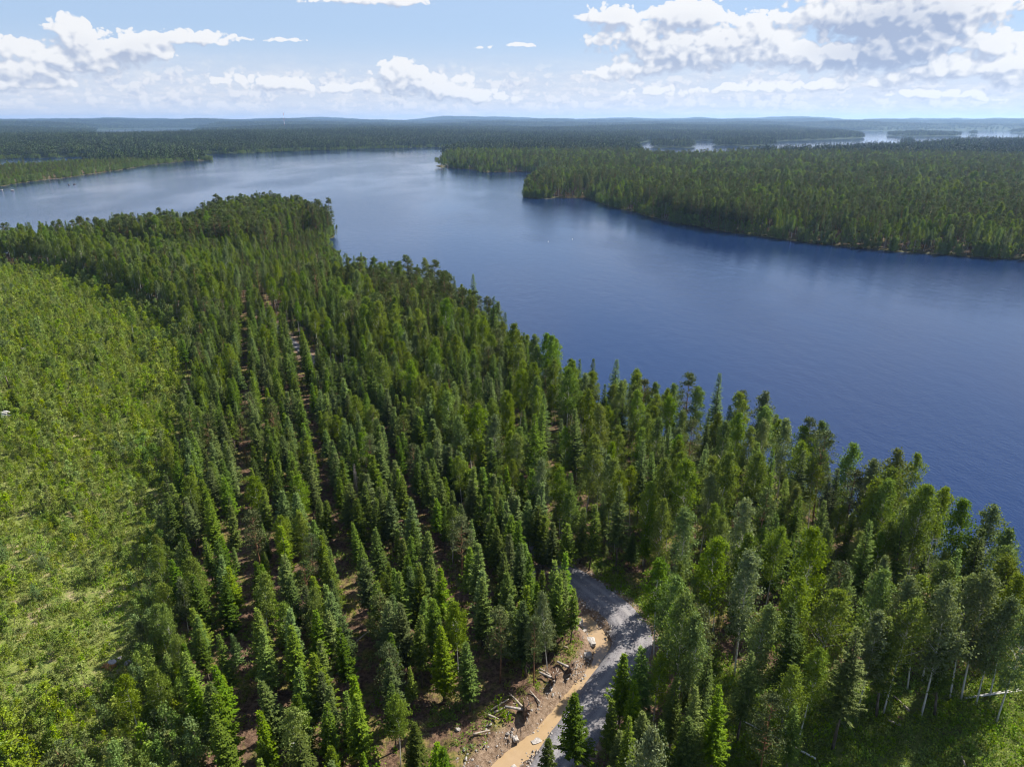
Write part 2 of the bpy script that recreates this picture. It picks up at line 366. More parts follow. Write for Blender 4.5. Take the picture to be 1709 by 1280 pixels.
# ------------------------------------------------------------------ placement
T = []        # dicts: kind, var, x, y, H, zone, row info
def add(kind, x, y, H, zone='', var=None, wide=1., **kw):
    T.append(dict(kind=kind, x=x, y=y, H=H, zone=zone, var=rng.randint(len(PROTO[kind])) if var is None else var, wide=wide, rot=rng.rand()*6.283, tx=rng.normal()*.03, ty=rng.normal()*.03, **kw))
def top(px, py, H, z=1.5): return G(px, py, z+H)
KEY = [('spruce', 970, 1150, 10.5), ('spruce', 912, 1232, 8), ('spruce', 1040, 1092, 10), ('spruce', 1074, 1082, 11), ('spruce', 1020, 1168, 8.5), ('spruce', 1052, 1132, 9.5), ('spruce', 1130, 1128, 9.5), ('spruce', 1035, 1215, 7), ('spruce', 1080, 1180, 8.5), ('spruce', 1110, 1200, 8), ('spruce', 1150, 1190, 9),
       ('tall_spruce', 1182, 1092, 13), ('tall_spruce', 1205, 1140, 12), ('tall_spruce', 1170, 1150, 11), ('tall_spruce', 1252, 1080, 12), ('tall_spruce', 1341, 1008, 16), ('tall_spruce', 1430, 1050, 15), ('tall_spruce', 1304, 855, 15), ('tall_spruce', 1454, 866, 15), ('tall_spruce', 1524, 842, 16), ('tall_spruce', 1641, 876, 16), ('tall_spruce', 1600, 1040, 12),
       ('tall_spruce', 1200, 614, 18), ('tall_spruce', 1026, 590, 18), ('tall_spruce', 822, 490, 19), ('tall_spruce', 985, 590, 15), ('spruce', 928, 938, 10.5), ('spruce', 942, 957, 10), ('spruce', 912, 950, 10), ('spruce', 955, 990, 8), ('spruce', 915, 1003, 8.5), ('spruce', 898, 968, 9), ('spruce', 882, 925, 10), ('spruce', 866, 905, 10), ('spruce', 850, 890, 10), ('spruce', 835, 872, 9.5), ('spruce', 950, 935, 10), ('spruce', 905, 805, 12), ('spruce', 725, 728, 12), ('spruce', 795, 822, 11), ('spruce', 845, 836, 10), ('spruce', 715, 655, 12), ('spruce', 855, 545, 14),
       ('birch', 1594, 972, 17, 3), ('birch', 1274, 645, 17, 6), ('birch', 1201, 748, 17, 0), ('birch', 1334, 962, 16, 1), ('birch', 1389, 974, 16, 5), ('birch', 1254, 916, 17, 3), ('birch', 1276, 992, 15, 6), ('birch', 1204, 892, 16, 2), ('birch', 1149, 842, 16, 3), ('birch', 1424, 732, 17, 0), ('birch', 1459, 754, 17, 3), ('birch', 1509, 748, 18, 0), ('birch', 1554, 802, 17, 6), ('birch', 1624, 826, 17, 4), ('birch', 1659, 838, 17, 3), ('birch', 1689, 872, 16, 6), ('birch', 1519, 996, 15, 1), ('birch', 1454, 930, 16, 0), ('birch', 1589, 936, 16, 7), ('birch', 1524, 956, 16, 6), ('birch', 1664, 950, 17, 3), ('birch', 1361, 1077, 12, 1), ('birch', 1100, 1090, 10, 1), ('birch', 1318, 690, 16, 6), ('birch', 1345, 700, 15, 2), ('birch', 1700, 920, 16, 2), ('birch', 1480, 770, 17, 7), ('birch', 1700, 906, 16, 3), ('birch', 1712, 958, 16, 0), ('birch', 1684, 985, 15, 6), ('birch', 1640, 962, 16, 3), ('birch', 1722, 1010, 15, 3), ('birch', 1560, 962, 15, 0), ('birch', 1745, 930, 16, 2), ('birch', 1470, 1005, 14, 6), ('tall_spruce', 1500, 1030, 13), ('birch', 1125, 965, 14, 2), ('birch', 1150, 1000, 13, 0), ('birch', 1105, 930, 14, 4),
       ('birch', 785, 672, 15, 0), ('birch', 800, 670, 15, 1), ('birch', 770, 690, 14, 3), ('birch', 760, 650, 15, 0), ('birch', 830, 690, 14, 3), ('birch', 640, 590, 15, 2), ('birch', 615, 570, 15, 0), ('birch', 680, 600, 15, 4), ('birch', 660, 1160, 9, 1),
       ('pine', 1384, 716, 17), ('pine', 1349, 692, 16), ('pine', 1150, 618, 17), ('pine', 1240, 640, 14), ('pine', 445, 665, 11), ('pine', 340, 690, 11), ('pine', 400, 690, 10), ('pine', 790, 490, 17), ('pine', 770, 475, 17), ('pine', 740, 450, 17), ('pine', 715, 440, 17), ('pine', 690, 445, 16),
       ('tall_spruce', 578, 420, 17), ('tall_spruce', 600, 418, 18), ('tall_spruce', 622, 424, 17), ('tall_spruce', 588, 424, 16), ('tall_spruce', 648, 432, 16), ('tall_spruce', 185, 350, 18), ('tall_spruce', 203, 350, 19), ('tall_spruce', 217, 352, 18), ('tall_spruce', 230, 353, 18), ('tall_spruce', 246, 358, 17), ('tall_spruce', 360, 325, 18), ('tall_spruce', 350, 330, 17), ('tall_spruce', 405, 318, 19), ('tall_spruce', 413, 316, 19), ('tall_spruce', 195, 415, 18), ('tall_spruce', 205, 402, 19), ('tall_spruce', 222, 400, 19), ('pine', 322, 438, 18)]
for k in KEY:
    x, y = top(*k[1:4]); add(k[0], x, y, k[3], 'key', k[4] if len(k) > 4 else None, key=True)
keyxy = np.array([(t['x'], t['y']) for t in T])
def clear_of(P, minkey=1.5):
    d = np.full(len(P), 1e9)
    for k in keyxy: d = np.minimum(d, np.hypot(P[:, 0]-k[0], P[:, 1]-k[1]))
    return d > minkey
def frustum(P, m=44): return np.abs(np.degrees(np.arctan2(P[:, 0], P[:, 1]))) < m
def jgrid(x0, x1, y0, y1, s, jit=.42):
    xs, ys = np.arange(x0, x1, s), np.arange(y0, y1, s*.87)
    X, Y = np.meshgrid(xs, ys); X = X + (np.arange(len(ys)) % 2)[:, None]*s*.5
    P = np.stack([X.ravel(), Y.ravel()], 1); return P + rng.uniform(-jit, jit, P.shape)*s
def inp(P, poly): return sd_poly(P, poly) > 0
# plantation rows of spruce
dv = np.array([-.335, .942]); nv = np.array([.942, .335]); o0 = np.array(G(312, 1080, 1.5))
row_off = -3.0; row = 0
rows = []
while row_off < 62:
    rows.append((row, row_off)); row += 1
    row_off += 2.7 + (1.7 if row % 4 == 0 else 0)
for ri, ro in rows:
    s = np.arange(-60, 190, 2.45); s = s+rng.uniform(-.55, .55, len(s))
    P = o0+nv*(ro+rng.normal(0, .4, len(s)))[:, None]+dv*s[:, None]
    keep = inp(P, PLANT) & ((P[:, 0] < -9) | (P[:, 1] > 60)) & (d_line(P, ROADS) > np.where(P[:, 1] > 89, 2.0, 4.0)) & (d_line(P, DITCHS) > np.clip(4.7-(P[:, 1]-78)*.2, 3.2, 4.7)) & clear_of(P, 1.3) & (rng.rand(len(P)) > np.where(P[:, 1] < 95, .13, .08)) & (P[:, 1] > 38)
    for (x, y), ss in zip(P[keep], s[keep]):
        q = rng.rand(); H = 7.6+3.2*rng.rand() if rng.rand() > .09 else 4+2*rng.rand()+(1.2 if ss > 60 else 0)
        if q < .89: add('spruce', x, y, H, 'plantation', row=ri, along=ss)
        elif q < .93: add('pine', x, y, H+.5, 'plantation', row=ri, along=ss, wide=1.25)
        elif q < .99: add('birch', x, y, H+1, 'plantation', rng.choice([0, 1, 2, 4, 5]), row=ri, along=ss)
        else: add('dead', x, y, 6+2*rng.rand(), 'plantation', row=ri, along=ss)
Lw = ROADS[ROADS[:, 1] > 84]; sl_ = np.concatenate([[0], np.cumsum(np.hypot(*np.diff(Lw, axis=0).T))])
for q in np.arange(0, 85, 2.0):
    x = np.interp(q, sl_, Lw[:, 0]); y = np.interp(q, sl_, Lw[:, 1]); x2 = np.interp(q+1, sl_, Lw[:, 0]); y2 = np.interp(q+1, sl_, Lw[:, 1])
    n_ = np.array([-(y2-y), x2-x])/max(1e-6, math.hypot(x2-x, y2-y))
    if 31 < q < 38: continue
    o_ = 1.9+.8*rng.rand(); add('spruce', x+n_[0]*o_, y+n_[1]*o_, 8.5+2.5*rng.rand(), 'roadside', wide=1.15)
    if rng.rand() < .6: o_ = -2.2-.8*rng.rand(); add('birch' if rng.rand() < .5 else 'spruce', x+n_[0]*o_, y+n_[1]*o_, 9+3*rng.rand(), 'roadside')
# the rest of the near land: mixed wood
P = jgrid(-480, 140, 34, 500, 3.2)
s = sd_land(P); fld = sd_poly(P, FIELD); pl = sd_poly(P, PLANT)
az = np.degrees(np.arctan2(P[:, 0], P[:, 1])); rr = np.hypot(P[:, 0], P[:, 1])
ok = (s > 1.2) & (fld < -.5) & (pl < -.5) & (d_line(P, ROADS) > np.where(P[:, 1] > 92, 2.1, 3.4)) & (d_line(P, DITCHS) > 3.6) & clear_of(P, 1.9) & (az > -46) & (az < 62) & ((az < 44) | (rr < 170)) & (P[:, 1] < 500)
near_ok = (sd_poly(P, MAIN) > -320)
P, s, fld = P[ok & near_ok], s[ok & near_ok], fld[ok & near_ok]
lush = sd_poly(P, LUSH); nz = vnoise(P, 35, 77, 2); dr = d_line(P, ROADS)
for (x, y), si, fi, lu, n1, dri in zip(P, s, fld, lush, nz, dr):
    q = rng.rand(); r_ = math.hypot(x, y); az_ = math.degrees(math.atan2(x, y))
    if lu > 0 and rng.rand() < .91: continue
    if y < 250 and x > -80:
        dens = .97 if si < 18 else .9
        if r_ < 130 and x > 5: dens *= .92
        if r_ < 150 and x > -2: dens *= .72
        if rng.rand() > dens: continue
        if si < 14: k = 'birch' if q < .7 else ('pine' if q < .76 else 'tall_spruce')
        elif n1 > .25: k = 'tall_spruce' if q < .72 else ('birch' if q < .93 else 'pine')
        else: k = 'birch' if q < .68 else ('tall_spruce' if q < .93 else 'pine')
        if y > 190 and si < 30: k = 'pine' if q < .5 else ('tall_spruce' if q < .75 else 'birch')
        H = {'birch': 13.2, 'tall_spruce': 12.5, 'pine': 13.5}[k]+rng.normal()*2.1
        if dri < 9 and x < 12: H *= .85
        zone = 'lakeside'
    elif y > 330 and x > -200:      # wooded headland
        k = 'pine' if q < .52 else ('tall_spruce' if q < .78 else 'birch'); H = 16.5+rng.normal()*1.5; zone = 'headland'
        if si < 10 and q > .8: k = 'birch'; H = 10
    elif fi > -26 and x < -85:      # the belt behind the clearing
        k = 'birch' if q < .76 else ('tall_spruce' if q < .9 else 'pine'); H = 12.5+rng.normal()*2; zone = 'belt'
    else:
        k = 'birch' if q < .56 else ('spruce' if q < .9 else 'pine'); H = 11.5+rng.normal()*1.6; zone = 'neck'
        if si < 14 and q > .5: k = 'pine' if q < .75 else 'tall_spruce'; H = 15
    if -112 < x < -62 and 258 < y < 388: H = min(H, 7.5+1.5*rng.rand())
    if az_ > 38 and r_ < 110: continue
    add(k, x, y, H, zone, wide=.88 if k == 'birch' else 1.)
# clearing: saplings
P = jgrid(-330, -24, 34, 330, 1.55)
az = np.degrees(np.arctan2(P[:, 0], P[:, 1]))
fs = sd_poly(P, FIELD); n1 = vnoise(P, 22, 41, 3); n2 = vnoise(P, 7, 43, 2)
upper = np.clip((P[:, 1]-75)/60, 0, 1)
corner = np.clip((66-P[:, 1])/8, 0, 1)
dens = np.clip(.58+.32*upper+.22*n1+.3*n2+.35*corner, .08, .95)
opens = np.array([G(10, 700, 1.5), G(186, 1112, 1.5), G(181, 1122, 1.5), G(44, 583, 1.5), G(212, 1110, 1.5), G(16, 655, 1.5)])
open_ok = np.min(np.hypot(P[:, None, 0]-opens[None, :, 0], P[:, None, 1]-opens[None, :, 1]), axis=1) > 2.2
ok = open_ok & (fs > .6) & (az > -44) & (rng.rand(len(P)) < dens)
for (x, y), up_, a, co in zip(P[ok], upper[ok], n1[ok], corner[ok]):
    H = (2.0+1.1*up_+.6*a+1.4*co)*(.55+.8*rng.rand())
    H *= .62+.38*rng.rand()**2*2
    if rng.rand() < .014: add('willow', x, y, 2.4+2.0*rng.rand()*(.5+up_), 'clearing bush', wide=1.1)
    elif rng.rand() < .03: add('spruce', x, y, max(1.2, H*1.1), 'clearing', wide=1.7)
    else: add('sapling', x, y, max(.8, H), 'clearing', wide=1.15+.3*rng.rand())
# bushes: belt between clearing and plantation, and the round willows
P = jgrid(-75, -10, 40, 110, 2.5)
edge = -sd_poly(P, FIELD)
band = np.array([G(*p) for p in [(215, 1500, 1.5), (345, 1500, 1.5), (352, 1290, 1.5), (325, 1100, 1.5), (300, 900, 1.5), (265, 870, 1.5), (262, 960, 1.5), (250, 1050, 1.5), (225, 1150, 1.5), (215, 1290, 1.5)]])
for x, y in P[inp(P, band)]:
    q = rng.rand()
    if q < .78: add('willow', x, y, 3.6+2.2*rng.rand(), 'belt bush', wide=.85)
    elif q < .92: add('birch', x, y, 7+2*rng.rand(), 'belt bush')
    else: add('spruce', x, y, 6+2*rng.rand(), 'belt bush')
for px, py, H in [(48, 552, 4.5), (72, 556, 4.5), (72, 580, 2.4), (150, 580, 2.8), (14, 590, 6), (-20, 585, 5), (262, 578, 5), (288, 580, 5.5), (310, 575, 5.5), (255, 552, 4.5), (210, 512, 3.5), (120, 468, 5), (60, 470, 5), (30, 455, 5), (95, 475, 5), (20, 495, 5), (140, 500, 4.5), (175, 515, 4), (245, 530, 4), (230, 545, 3), (290, 545, 4), (35, 620, 3), (170, 655, 3.4), (120, 850, 2.6), (60, 1000, 2.4), (90, 1250, 4), (40, 1290, 4.2), (140, 1290, 4), (10, 1230, 3.6), (170, 1220, 3.6)]:
    x, y = G(px, py, 1.5); add('willow', x, y, H, 'clearing bush', wide=1.0 if H > 3 else 1.25)
for x, y in jgrid(-60, 110, 40, 230, 5.2):
    P1 = np.array([[x, y]])
    if sd_poly(P1, MAIN)[0] < -1.5 and sd_poly(P1, PLANT)[0] < -1 and sd_poly(P1, FIELD)[0] < -1 and d_line(P1, ROADS)[0] > 3 and d_line(P1, DITCHS)[0] > 4 and sd_poly(P1, LUSH)[0] < 0:
        if rng.rand() < .3: add('spruce', x, y, 3+3*rng.rand(), 'understory', wide=1.3)
        else: add('willow', x, y, 2+2.2*rng.rand(), 'understory', wide=.9)
Pf = np.vstack([a+(b-a)*q for a, b in zip(FIELD, np.roll(FIELD, -1, axis=0)) if np.linalg.norm(b-a) < 300 for q in np.arange(0, 1, 1.6/max(1.7, np.linalg.norm(b-a)))])
Pf = Pf+rng.normal(0, 1.6, Pf.shape); Pf = Pf[(Pf[:, 1] > 178) & frustum(Pf, 43)]
for x, y in Pf:
    if sd_poly(np.array([[x, y]]), PLANT)[0] < 1: add('willow', x, y, 3.5+3.5*rng.rand(), 'edge', wide=.8)
x, y = G(224, 566, 1.5); add('birch', x, y, 10, 'clearing bush', 4, key=True)
# far woods with separate trees
# out to 1300 m
FAR = []
def far_fill(x0, x1, y0, y1, step, rmin, rmax):
    P = jgrid(x0, x1, y0, y1, step); r_ = np.hypot(P[:, 0], P[:, 1])
    P = P[frustum(P, 42) & (r_ > rmin) & (r_ < rmax)]
    s = sd_land(P); sm = -sd_poly(P, MAIN); nearland = (P[:, 1] < 500) & (P[:, 0] < 60) & (P[:, 0] > -480)
    k = (s > 1.5) & ~nearland; P, s = P[k], s[k]
    n1 = 1.5*vnoise(P, 170, 91, 3)+.7*vnoise(P, 45, 92, 2)
    for (x, y), si, a, sm in zip(P, s, n1, sm[k]):
        q = rng.rand()
        right = x > 0
        if right:
            if si < 8: kd = 'birch' if q < .66 else ('pine' if q < .86 else 'tall_spruce')
            elif a > .2: kd = 'birch' if q < .72 else ('tall_spruce' if q < .75 else 'pine')
            elif a < -.35: kd = 'pine' if q < .74 else ('tall_spruce' if q < .9 else 'birch')
            else: kd = 'pine' if q < .5 else ('tall_spruce' if q < .8 else 'birch')
        else: kd = 'birch' if q < .55 else ('pine' if q < .75 else 'tall_spruce')
        H = (15 if si > 12 else 11.5)+rng.normal()*2.8
        if x < -150 and y < 1290 and y > 560 and sm > -140: H = 8.5+1.5*rng.normal()
        if kd == 'birch': H -= 1.5
        FAR.append((kd, x, y, max(6, H)))
far_fill(80, 520, 230, 640, 3.7, 250, 640)
far_fill(-6, 80, 505, 640, 3.7, 250, 640)
far_fill(0, 1000, 380, 1320, 5.0, 640, 1300)
far_fill(-1050, 0, 560, 1320, 5.0, 500, 1300)
for kd, x, y, H in FAR: add(kd, x, y, H, 'far', wide=1.0 if math.hypot(x, y) < 640 else 1.3)
P = np.vstack([a+(b-a)*q for a, b in zip(MAIN, np.roll(MAIN, -1, axis=0)) if np.linalg.norm(b-a) < 900 for q in np.arange(0, 1, 1.5/max(1.6, np.linalg.norm(b-a)))])
P = np.vstack([P, P]); P = P+rng.normal(0, 2.2, P.shape); P = P[frustum(P, 43) & (P[:, 1] > 60)]; sN = sd_land(P)
for (x, y), si in zip(P, sN):
    if .2 < si < 6: add('willow', x, y, 3.2+2.5*rng.rand()+(2 if y > 300 else 0), 'shore bush', wide=.8)
print('trees', len(T))
# heights of the ground
XY = np.array([(t['x'], t['y']) for t in T]); ZZ = height(XY)
SS = sd_land(XY)
for t, z, s_ in zip(T, ZZ, SS): t['z'] = float(z); t['s'] = float(s_)
T = [t for t in T if t['s'] > .3]
# ------------------------------------------------------------------ which trees are individuals
ORD = ['', 'first', 'second', 'third', 'fourth', 'fifth', 'sixth', 'seventh', 'eighth', 'ninth', 'tenth', 'eleventh', 'twelfth', 'thirteenth', 'fourteenth', 'fifteenth', 'sixteenth', 'seventeenth', 'eighteenth', 'nineteenth']
TENS = {2: 'twent', 3: 'thirt', 4: 'fort', 5: 'fift', 6: 'sixt', 7: 'sevent', 8: 'eight', 9: 'ninet'}
def ordinal(n):
    if n < 20: return ORD[n]
    if n >= 100: return 'hundred-and-'+ordinal(n-100) if n > 100 else 'hundredth'
    return TENS[n//10]+'ieth' if n % 10 == 0 else TENS[n//10]+'y-'+ORD[n % 10]
for t in T:
    d = math.hypot(t['x'], t['y'])
    px, py = project(t['x'], t['y'], t['z']+t['H']*.8)
    t['px'], t['py'] = float(px), float(py)
    bx, by = project(t['x'], t['y'], t['z']); t['bx'], t['by'] = float(bx), float(by)
    t['inf'] = -5 < px < PW+5 and py < PH-12
    t['size'] = t['H']/math.hypot(d, CZ) * (3 if t.get('key') else 1)
FAM = {'spruce': 'spruce', 'tall_spruce': 'spruce', 'birch': 'birch', 'pine': 'pine', 'sapling': 'sapling', 'willow': 'willow', 'dead': 'dead'}
NMAX = {'spruce': 300, 'birch': 300, 'pine': 300, 'sapling': 300, 'willow': 300, 'dead': 60}
IND = []
for fam in NMAX:
    c = sorted((t for t in T if FAM[t['kind']] == fam and t['inf']), key=lambda t: -t['size'])[:NMAX[fam]]
    for t in c: t['ind'] = True
    IND += c
NAME = {'spruce': ('spruce_tree', 'spruce'), 'birch': ('birch_tree', 'birch'), 'pine': ('pine_tree', 'pine'), 'sapling': ('birch_sapling', 'sapling'), 'willow': ('willow_bush', 'bush'), 'dead': ('dead_spruce', 'dead tree')}
def look(t):
    f, H = FAM[t['kind']], t['H']
    if f == 'spruce': return ('tall dark' if H > 12 else 'small' if H < 7 else 'slender dark green')+' spruce'
    if f == 'birch':
        c = {'birch': 'green', 'birch_yellow': 'yellow-green', 'birch_pale': 'pale grey-green'}[bm[t['var']]]
        return ('tall ' if H > 14 else 'low ' if H < 9 else '')+c+' birch'
    if f == 'pine': return ('tall' if H > 14 else 'short')+' dull green pine'
    if f == 'sapling': return ('low' if H < 1.6 else 'knee-wide' if False else 'bushy')+' bright green birch sapling'
    if f == 'willow': return ('low' if H < 3.2 else 'round')+' grey-green willow bush'
    return 'bare grey dead spruce'
def place_of(t):
    """(key of a line of trees, phrase for the line, place along it)"""
    z = t['zone']; x, y = t['x'], t['y']; f = FAM[t['kind']]
    if 'row' in t: return ('p', t['row']), 'in plantation row %s from the clearing' % ordinal_card(t['row']+1), t['along'], 'spruce plantation'
    if z in ('clearing', 'clearing bush'):
        b = int(max(0, sd1(x, y, FIELD))//4); return ('c', b), 'of clearing line %s from the wood' % ordinal_card(b+1), y, 'clearing'
    if z == 'belt bush': 
        b = int((x+80)//4); return ('bb', b), 'of edge line %s by the clearing' % ordinal_card(b+1), y, 'clearing edge'
    if z == 'far' or (x > 60 and y > 200):
        b = int(t['s']//9); return ('f', b), 'in rank %s from the opposite shore' % ordinal_card(b+1), -x, 'opposite shore'
    if y > 330 or (y > 300 and x < -90): 
        b = int((y-300)//10); return ('h', b), 'of rank %s on the wooded headland' % ordinal_card(b+1), -x, 'headland'
    b = int(t['s']//7); return ('l', b), 'in rank %s from the near shore' % ordinal_card(b+1), y-x*.6, 'lakeside wood'
CARD = 'zero one two three four five six seven eight nine ten eleven twelve thirteen fourteen fifteen sixteen seventeen eighteen nineteen twenty'.split()
def ordinal_card(n):
    if n <= 20: return CARD[n]
    if n >= 100: return 'hundred-'+ordinal_card(n-100) if n > 100 else 'hundred'
    tn = ['', '', 'twenty', 'thirty', 'forty', 'fifty', 'sixty', 'seventy', 'eighty', 'ninety'][n//10]
    return tn+('-'+CARD[n % 10] if n % 10 else '')
def sd1(x, y, poly): return float(sd_poly(np.array([[x, y]]), poly)[0])
lines = {}
for t in IND:
    k, ph, al, grp = place_of(t); t['ph'], t['grp'] = ph, grp
    lines.setdefault((FAM[t['kind']],)+k, []).append((al, id(t), t))
for L in lines.values():
    L.sort(key=lambda q: q[:2])
    for n, (_, _, t) in enumerate(L): t['label'] = '%s, %s from near end %s' % (look(t), ordinal(n+1), t['ph'])
SRC = {}
PL = {'spruce': 'spruces', 'birch': 'birches', 'pine': 'pines', 'sapling': 'birch saplings', 'willow': 'willow bushes', 'dead': 'dead spruces'}
for t in IND:
    fam = FAM[t['kind']]; nm, cat = NAME[fam]; crown, trunk, joined, H0 = PROTO[t['kind']][t['var']]
    sc_ = t['H']/H0; sz = (sc_*t['wide'], sc_*t['wide'], sc_)
    d = math.hypot(t['x'], t['y'])
    small = fam in ('sapling', 'willow', 'dead') or d > 210
    key = (t['kind'], t['var'], small)
    if key not in SRC:
        if small: root = obj(nm, joined); kids = []
        else:
            root = bpy.data.objects.new(nm, None); COL.objects.link(root); kids = []
            for pn, me in (('trunk', trunk), ('crown', crown)): kids.append(obj(pn, me, root))
        SRC[key] = (root, kids)
    else:
        s0, k0 = SRC[key]; root = s0.copy(); COL.objects.link(root)
        for c in k0:
            d_ = c.copy(); d_.parent = root; COL.objects.link(d_)
    root.location = (t['x'], t['y'], t['z']-.1); root.rotation_euler = (t['tx'], t['ty'], t['rot']); root.scale = sz
    tag(root, t['label'], cat, '%s of the %s' % (PL[fam], t['grp']))
# ------------------------------------------------------------------ scattered masses (geometry nodes)
def hidden_collection(name, meshes):
    c = bpy.data.collections.new(name)
    for i, me in enumerate(meshes): c.objects.link(bpy.data.objects.new('%s source %02d' % (name, i), me))
    return c
def scatter(name, meshes, pts, idx, rot, scl, label, cat):
    if not len(pts): return
    c = hidden_collection(name, meshes)
    me = mesh_np(name, pts, [], [], [], [('idx', 'INT', np.asarray(idx, np.int32)), ('rot', 'FLOAT_VECTOR', np.asarray(rot, np.float32)), ('scl', 'FLOAT_VECTOR', np.asarray(scl, np.float32))])
    o = obj(name, me); tag(o, label, cat, None, 'stuff')
    ng = bpy.data.node_groups.new(name+' scatter', 'GeometryNodeTree')
    ng.interface.new_socket('Geometry', in_out='INPUT', socket_type='NodeSocketGeometry'); ng.interface.new_socket('Geometry', in_out='OUTPUT', socket_type='NodeSocketGeometry')
    N = ng.nodes; K = ng.links
    gi, go = N.new('NodeGroupInput'), N.new('NodeGroupOutput')
    ci = N.new('GeometryNodeCollectionInfo'); ci.inputs[0].default_value = c; ci.inputs['Separate Children'].default_value = True; ci.inputs['Reset Children'].default_value = True
    ip = N.new('GeometryNodeInstanceOnPoints'); ip.inputs['Pick Instance'].default_value = True
    def na(n, tp):
        q = N.new('GeometryNodeInputNamedAttribute'); q.data_type = tp; q.inputs[0].default_value = n
        return [x for x in q.outputs if x.enabled][0]
    K.new(gi.outputs[0], ip.inputs['Points']); K.new(ci.outputs[0], ip.inputs['Instance'])
    K.new(na('idx', 'INT'), ip.inputs['Instance Index'])
    er = N.new('FunctionNodeEulerToRotation'); K.new(na('rot', 'FLOAT_VECTOR'), er.inputs[0]); K.new(er.outputs[0], ip.inputs['Rotation'])
    K.new(na('scl', 'FLOAT_VECTOR'), ip.inputs['Scale']); K.new(ip.outputs[0], go.inputs[0])
    md = o.modifiers.new('scatter', 'NODES'); md.node_group = ng
    return o
def scatter_trees(name, kinds, label, cat, cond=lambda t: True):
    meshes = []; base = {}
    for k in kinds: base[k] = len(meshes); meshes += [p[2] for p in PROTO[k]]
    ts = [t for t in T if t['kind'] in kinds and not t.get('ind') and cond(t)]
    if not ts: return
    pts = [(t['x'], t['y'], t['z']-.1) for t in ts]; idx = [base[t['kind']]+t['var'] for t in ts]
    rot = [(t['tx'], t['ty'], t['rot']) for t in ts]; scl = []
    for t in ts:
        s_ = t['H']/PROTO[t['kind']][t['var']][3]; scl.append((s_*t['wide'], s_*t['wide'], s_))
    scatter(name, meshes, pts, idx, rot, scl, label, cat)
scatter_trees('spruce_forest', ['spruce', 'tall_spruce', 'dead'], 'dark spruces filling the plantation, the near woods and the opposite shore', 'spruce wood')
scatter_trees('birch_forest', ['birch'], 'bright green birches mixed through the woods round the lake', 'birch wood')
scatter_trees('pine_forest', ['pine', ], 'dull green pines standing close on the headland and opposite shore', 'pine wood')
scatter_trees('sapling_vegetation', ['sapling', 'willow'], 'dense bright green young growth covering the cleared strip beside the spruces', 'young growth')
# far woods: patches of many small trees
def far_mat():
    m, t = material('distant wood')
    c = t.attr('col', out='Color'); g = t.node('ShaderNodeNewGeometry'); oi = t.node('ShaderNodeObjectInfo')
    pos = g.outputs['Position']
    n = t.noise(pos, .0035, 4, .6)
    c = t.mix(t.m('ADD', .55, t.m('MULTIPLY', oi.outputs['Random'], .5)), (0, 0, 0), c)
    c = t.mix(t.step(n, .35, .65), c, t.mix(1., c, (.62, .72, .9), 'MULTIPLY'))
    p = t.node('ShaderNodeBsdfPrincipled'); t.put(p.inputs['Base Color'], c); p.inputs['Roughness'].default_value = .7; p.inputs['Specular IOR Level'].default_value = .15
    t.k.new(p.outputs[0], t.out.inputs['Surface']); return m
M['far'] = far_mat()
def patch(seed, size, n, q):
    r = np.random.RandomState(seed); V = []; C = []
    for k in range(n):
        x, y = r.uniform(-size/2, size/2, 2); kd = r.rand(); H = 14+3*r.normal()
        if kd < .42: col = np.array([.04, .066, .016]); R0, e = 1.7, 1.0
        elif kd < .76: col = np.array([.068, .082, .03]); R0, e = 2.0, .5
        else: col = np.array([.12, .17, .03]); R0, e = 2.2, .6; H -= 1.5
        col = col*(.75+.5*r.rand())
        zz = r.rand(q); z = H*(.22+.78*zz)
        rad = R0*(1-zz)**e*(.35+.65*r.rand(q)) if e > .9 else R0*np.sqrt(np.maximum(0, 1-(2*zz-.9)**2*.8))*(.35+.65*r.rand(q))
        a = r.rand(q)*6.283
        Pp = np.stack([x+np.cos(a)*rad, y+np.sin(a)*rad, z], 1)
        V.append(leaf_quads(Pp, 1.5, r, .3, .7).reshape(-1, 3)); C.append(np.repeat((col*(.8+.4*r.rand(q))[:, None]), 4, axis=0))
    V = np.vstack(V); C = np.vstack(C); C = np.hstack([C, np.ones((len(C), 1))]).astype(np.float32)
    return mesh_np('far wood patch', V, [4]*(len(V)//4), np.arange(len(V)), [M['far']], [('col', 'FLOAT_COLOR', C)])
big = [patch(600+i, 40, 110, 26) for i in range(7)]
small = [patch(640+i, 14, 14, 26) for i in range(5)]
def far_patches(rmin, rmax, step, sc_, name, label):
    P = jgrid(-rmax*.72, rmax*.72, rmin*.7, rmax, step, .2); r_ = np.hypot(P[:, 0], P[:, 1])
    P = P[frustum(P, 41.5) & (r_ > rmin) & (r_ < rmax)]
    s = sd_land(P); z = height(P, s)
    bg = s > 26*sc_
    pts, idx = [], []
    pts += [(x, y, zz) for (x, y), zz in zip(P[bg], z[bg])]; idx += list(rng.randint(0, 7, bg.sum()))
    fr = P[(~bg) & (s > -30*sc_)]
    if len(fr):
        Q = (fr[:, None, :]+rng.uniform(-step/2, step/2, (len(fr), 10, 2))).reshape(-1, 2)
        sq = sd_land(Q); k = (sq > 2) & (sq < 34*sc_+8); zq = height(Q[k], sq[k])
        pts += [(x, y, zz) for (x, y), zz in zip(Q[k], zq)]; idx += list(rng.randint(7, 12, k.sum()))
    n = len(pts)
    rot = np.stack([np.zeros(n), np.zeros(n), rng.rand(n)*6.283], 1)
    a = np.array([sc_ if i < 7 else 1. for i in idx])
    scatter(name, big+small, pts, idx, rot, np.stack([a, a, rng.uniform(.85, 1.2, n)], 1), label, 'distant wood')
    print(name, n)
far_patches(1300, 2900, 38, 1.0, 'shore_forest', 'continuous conifer wood beyond the lake, dark at its water edge')
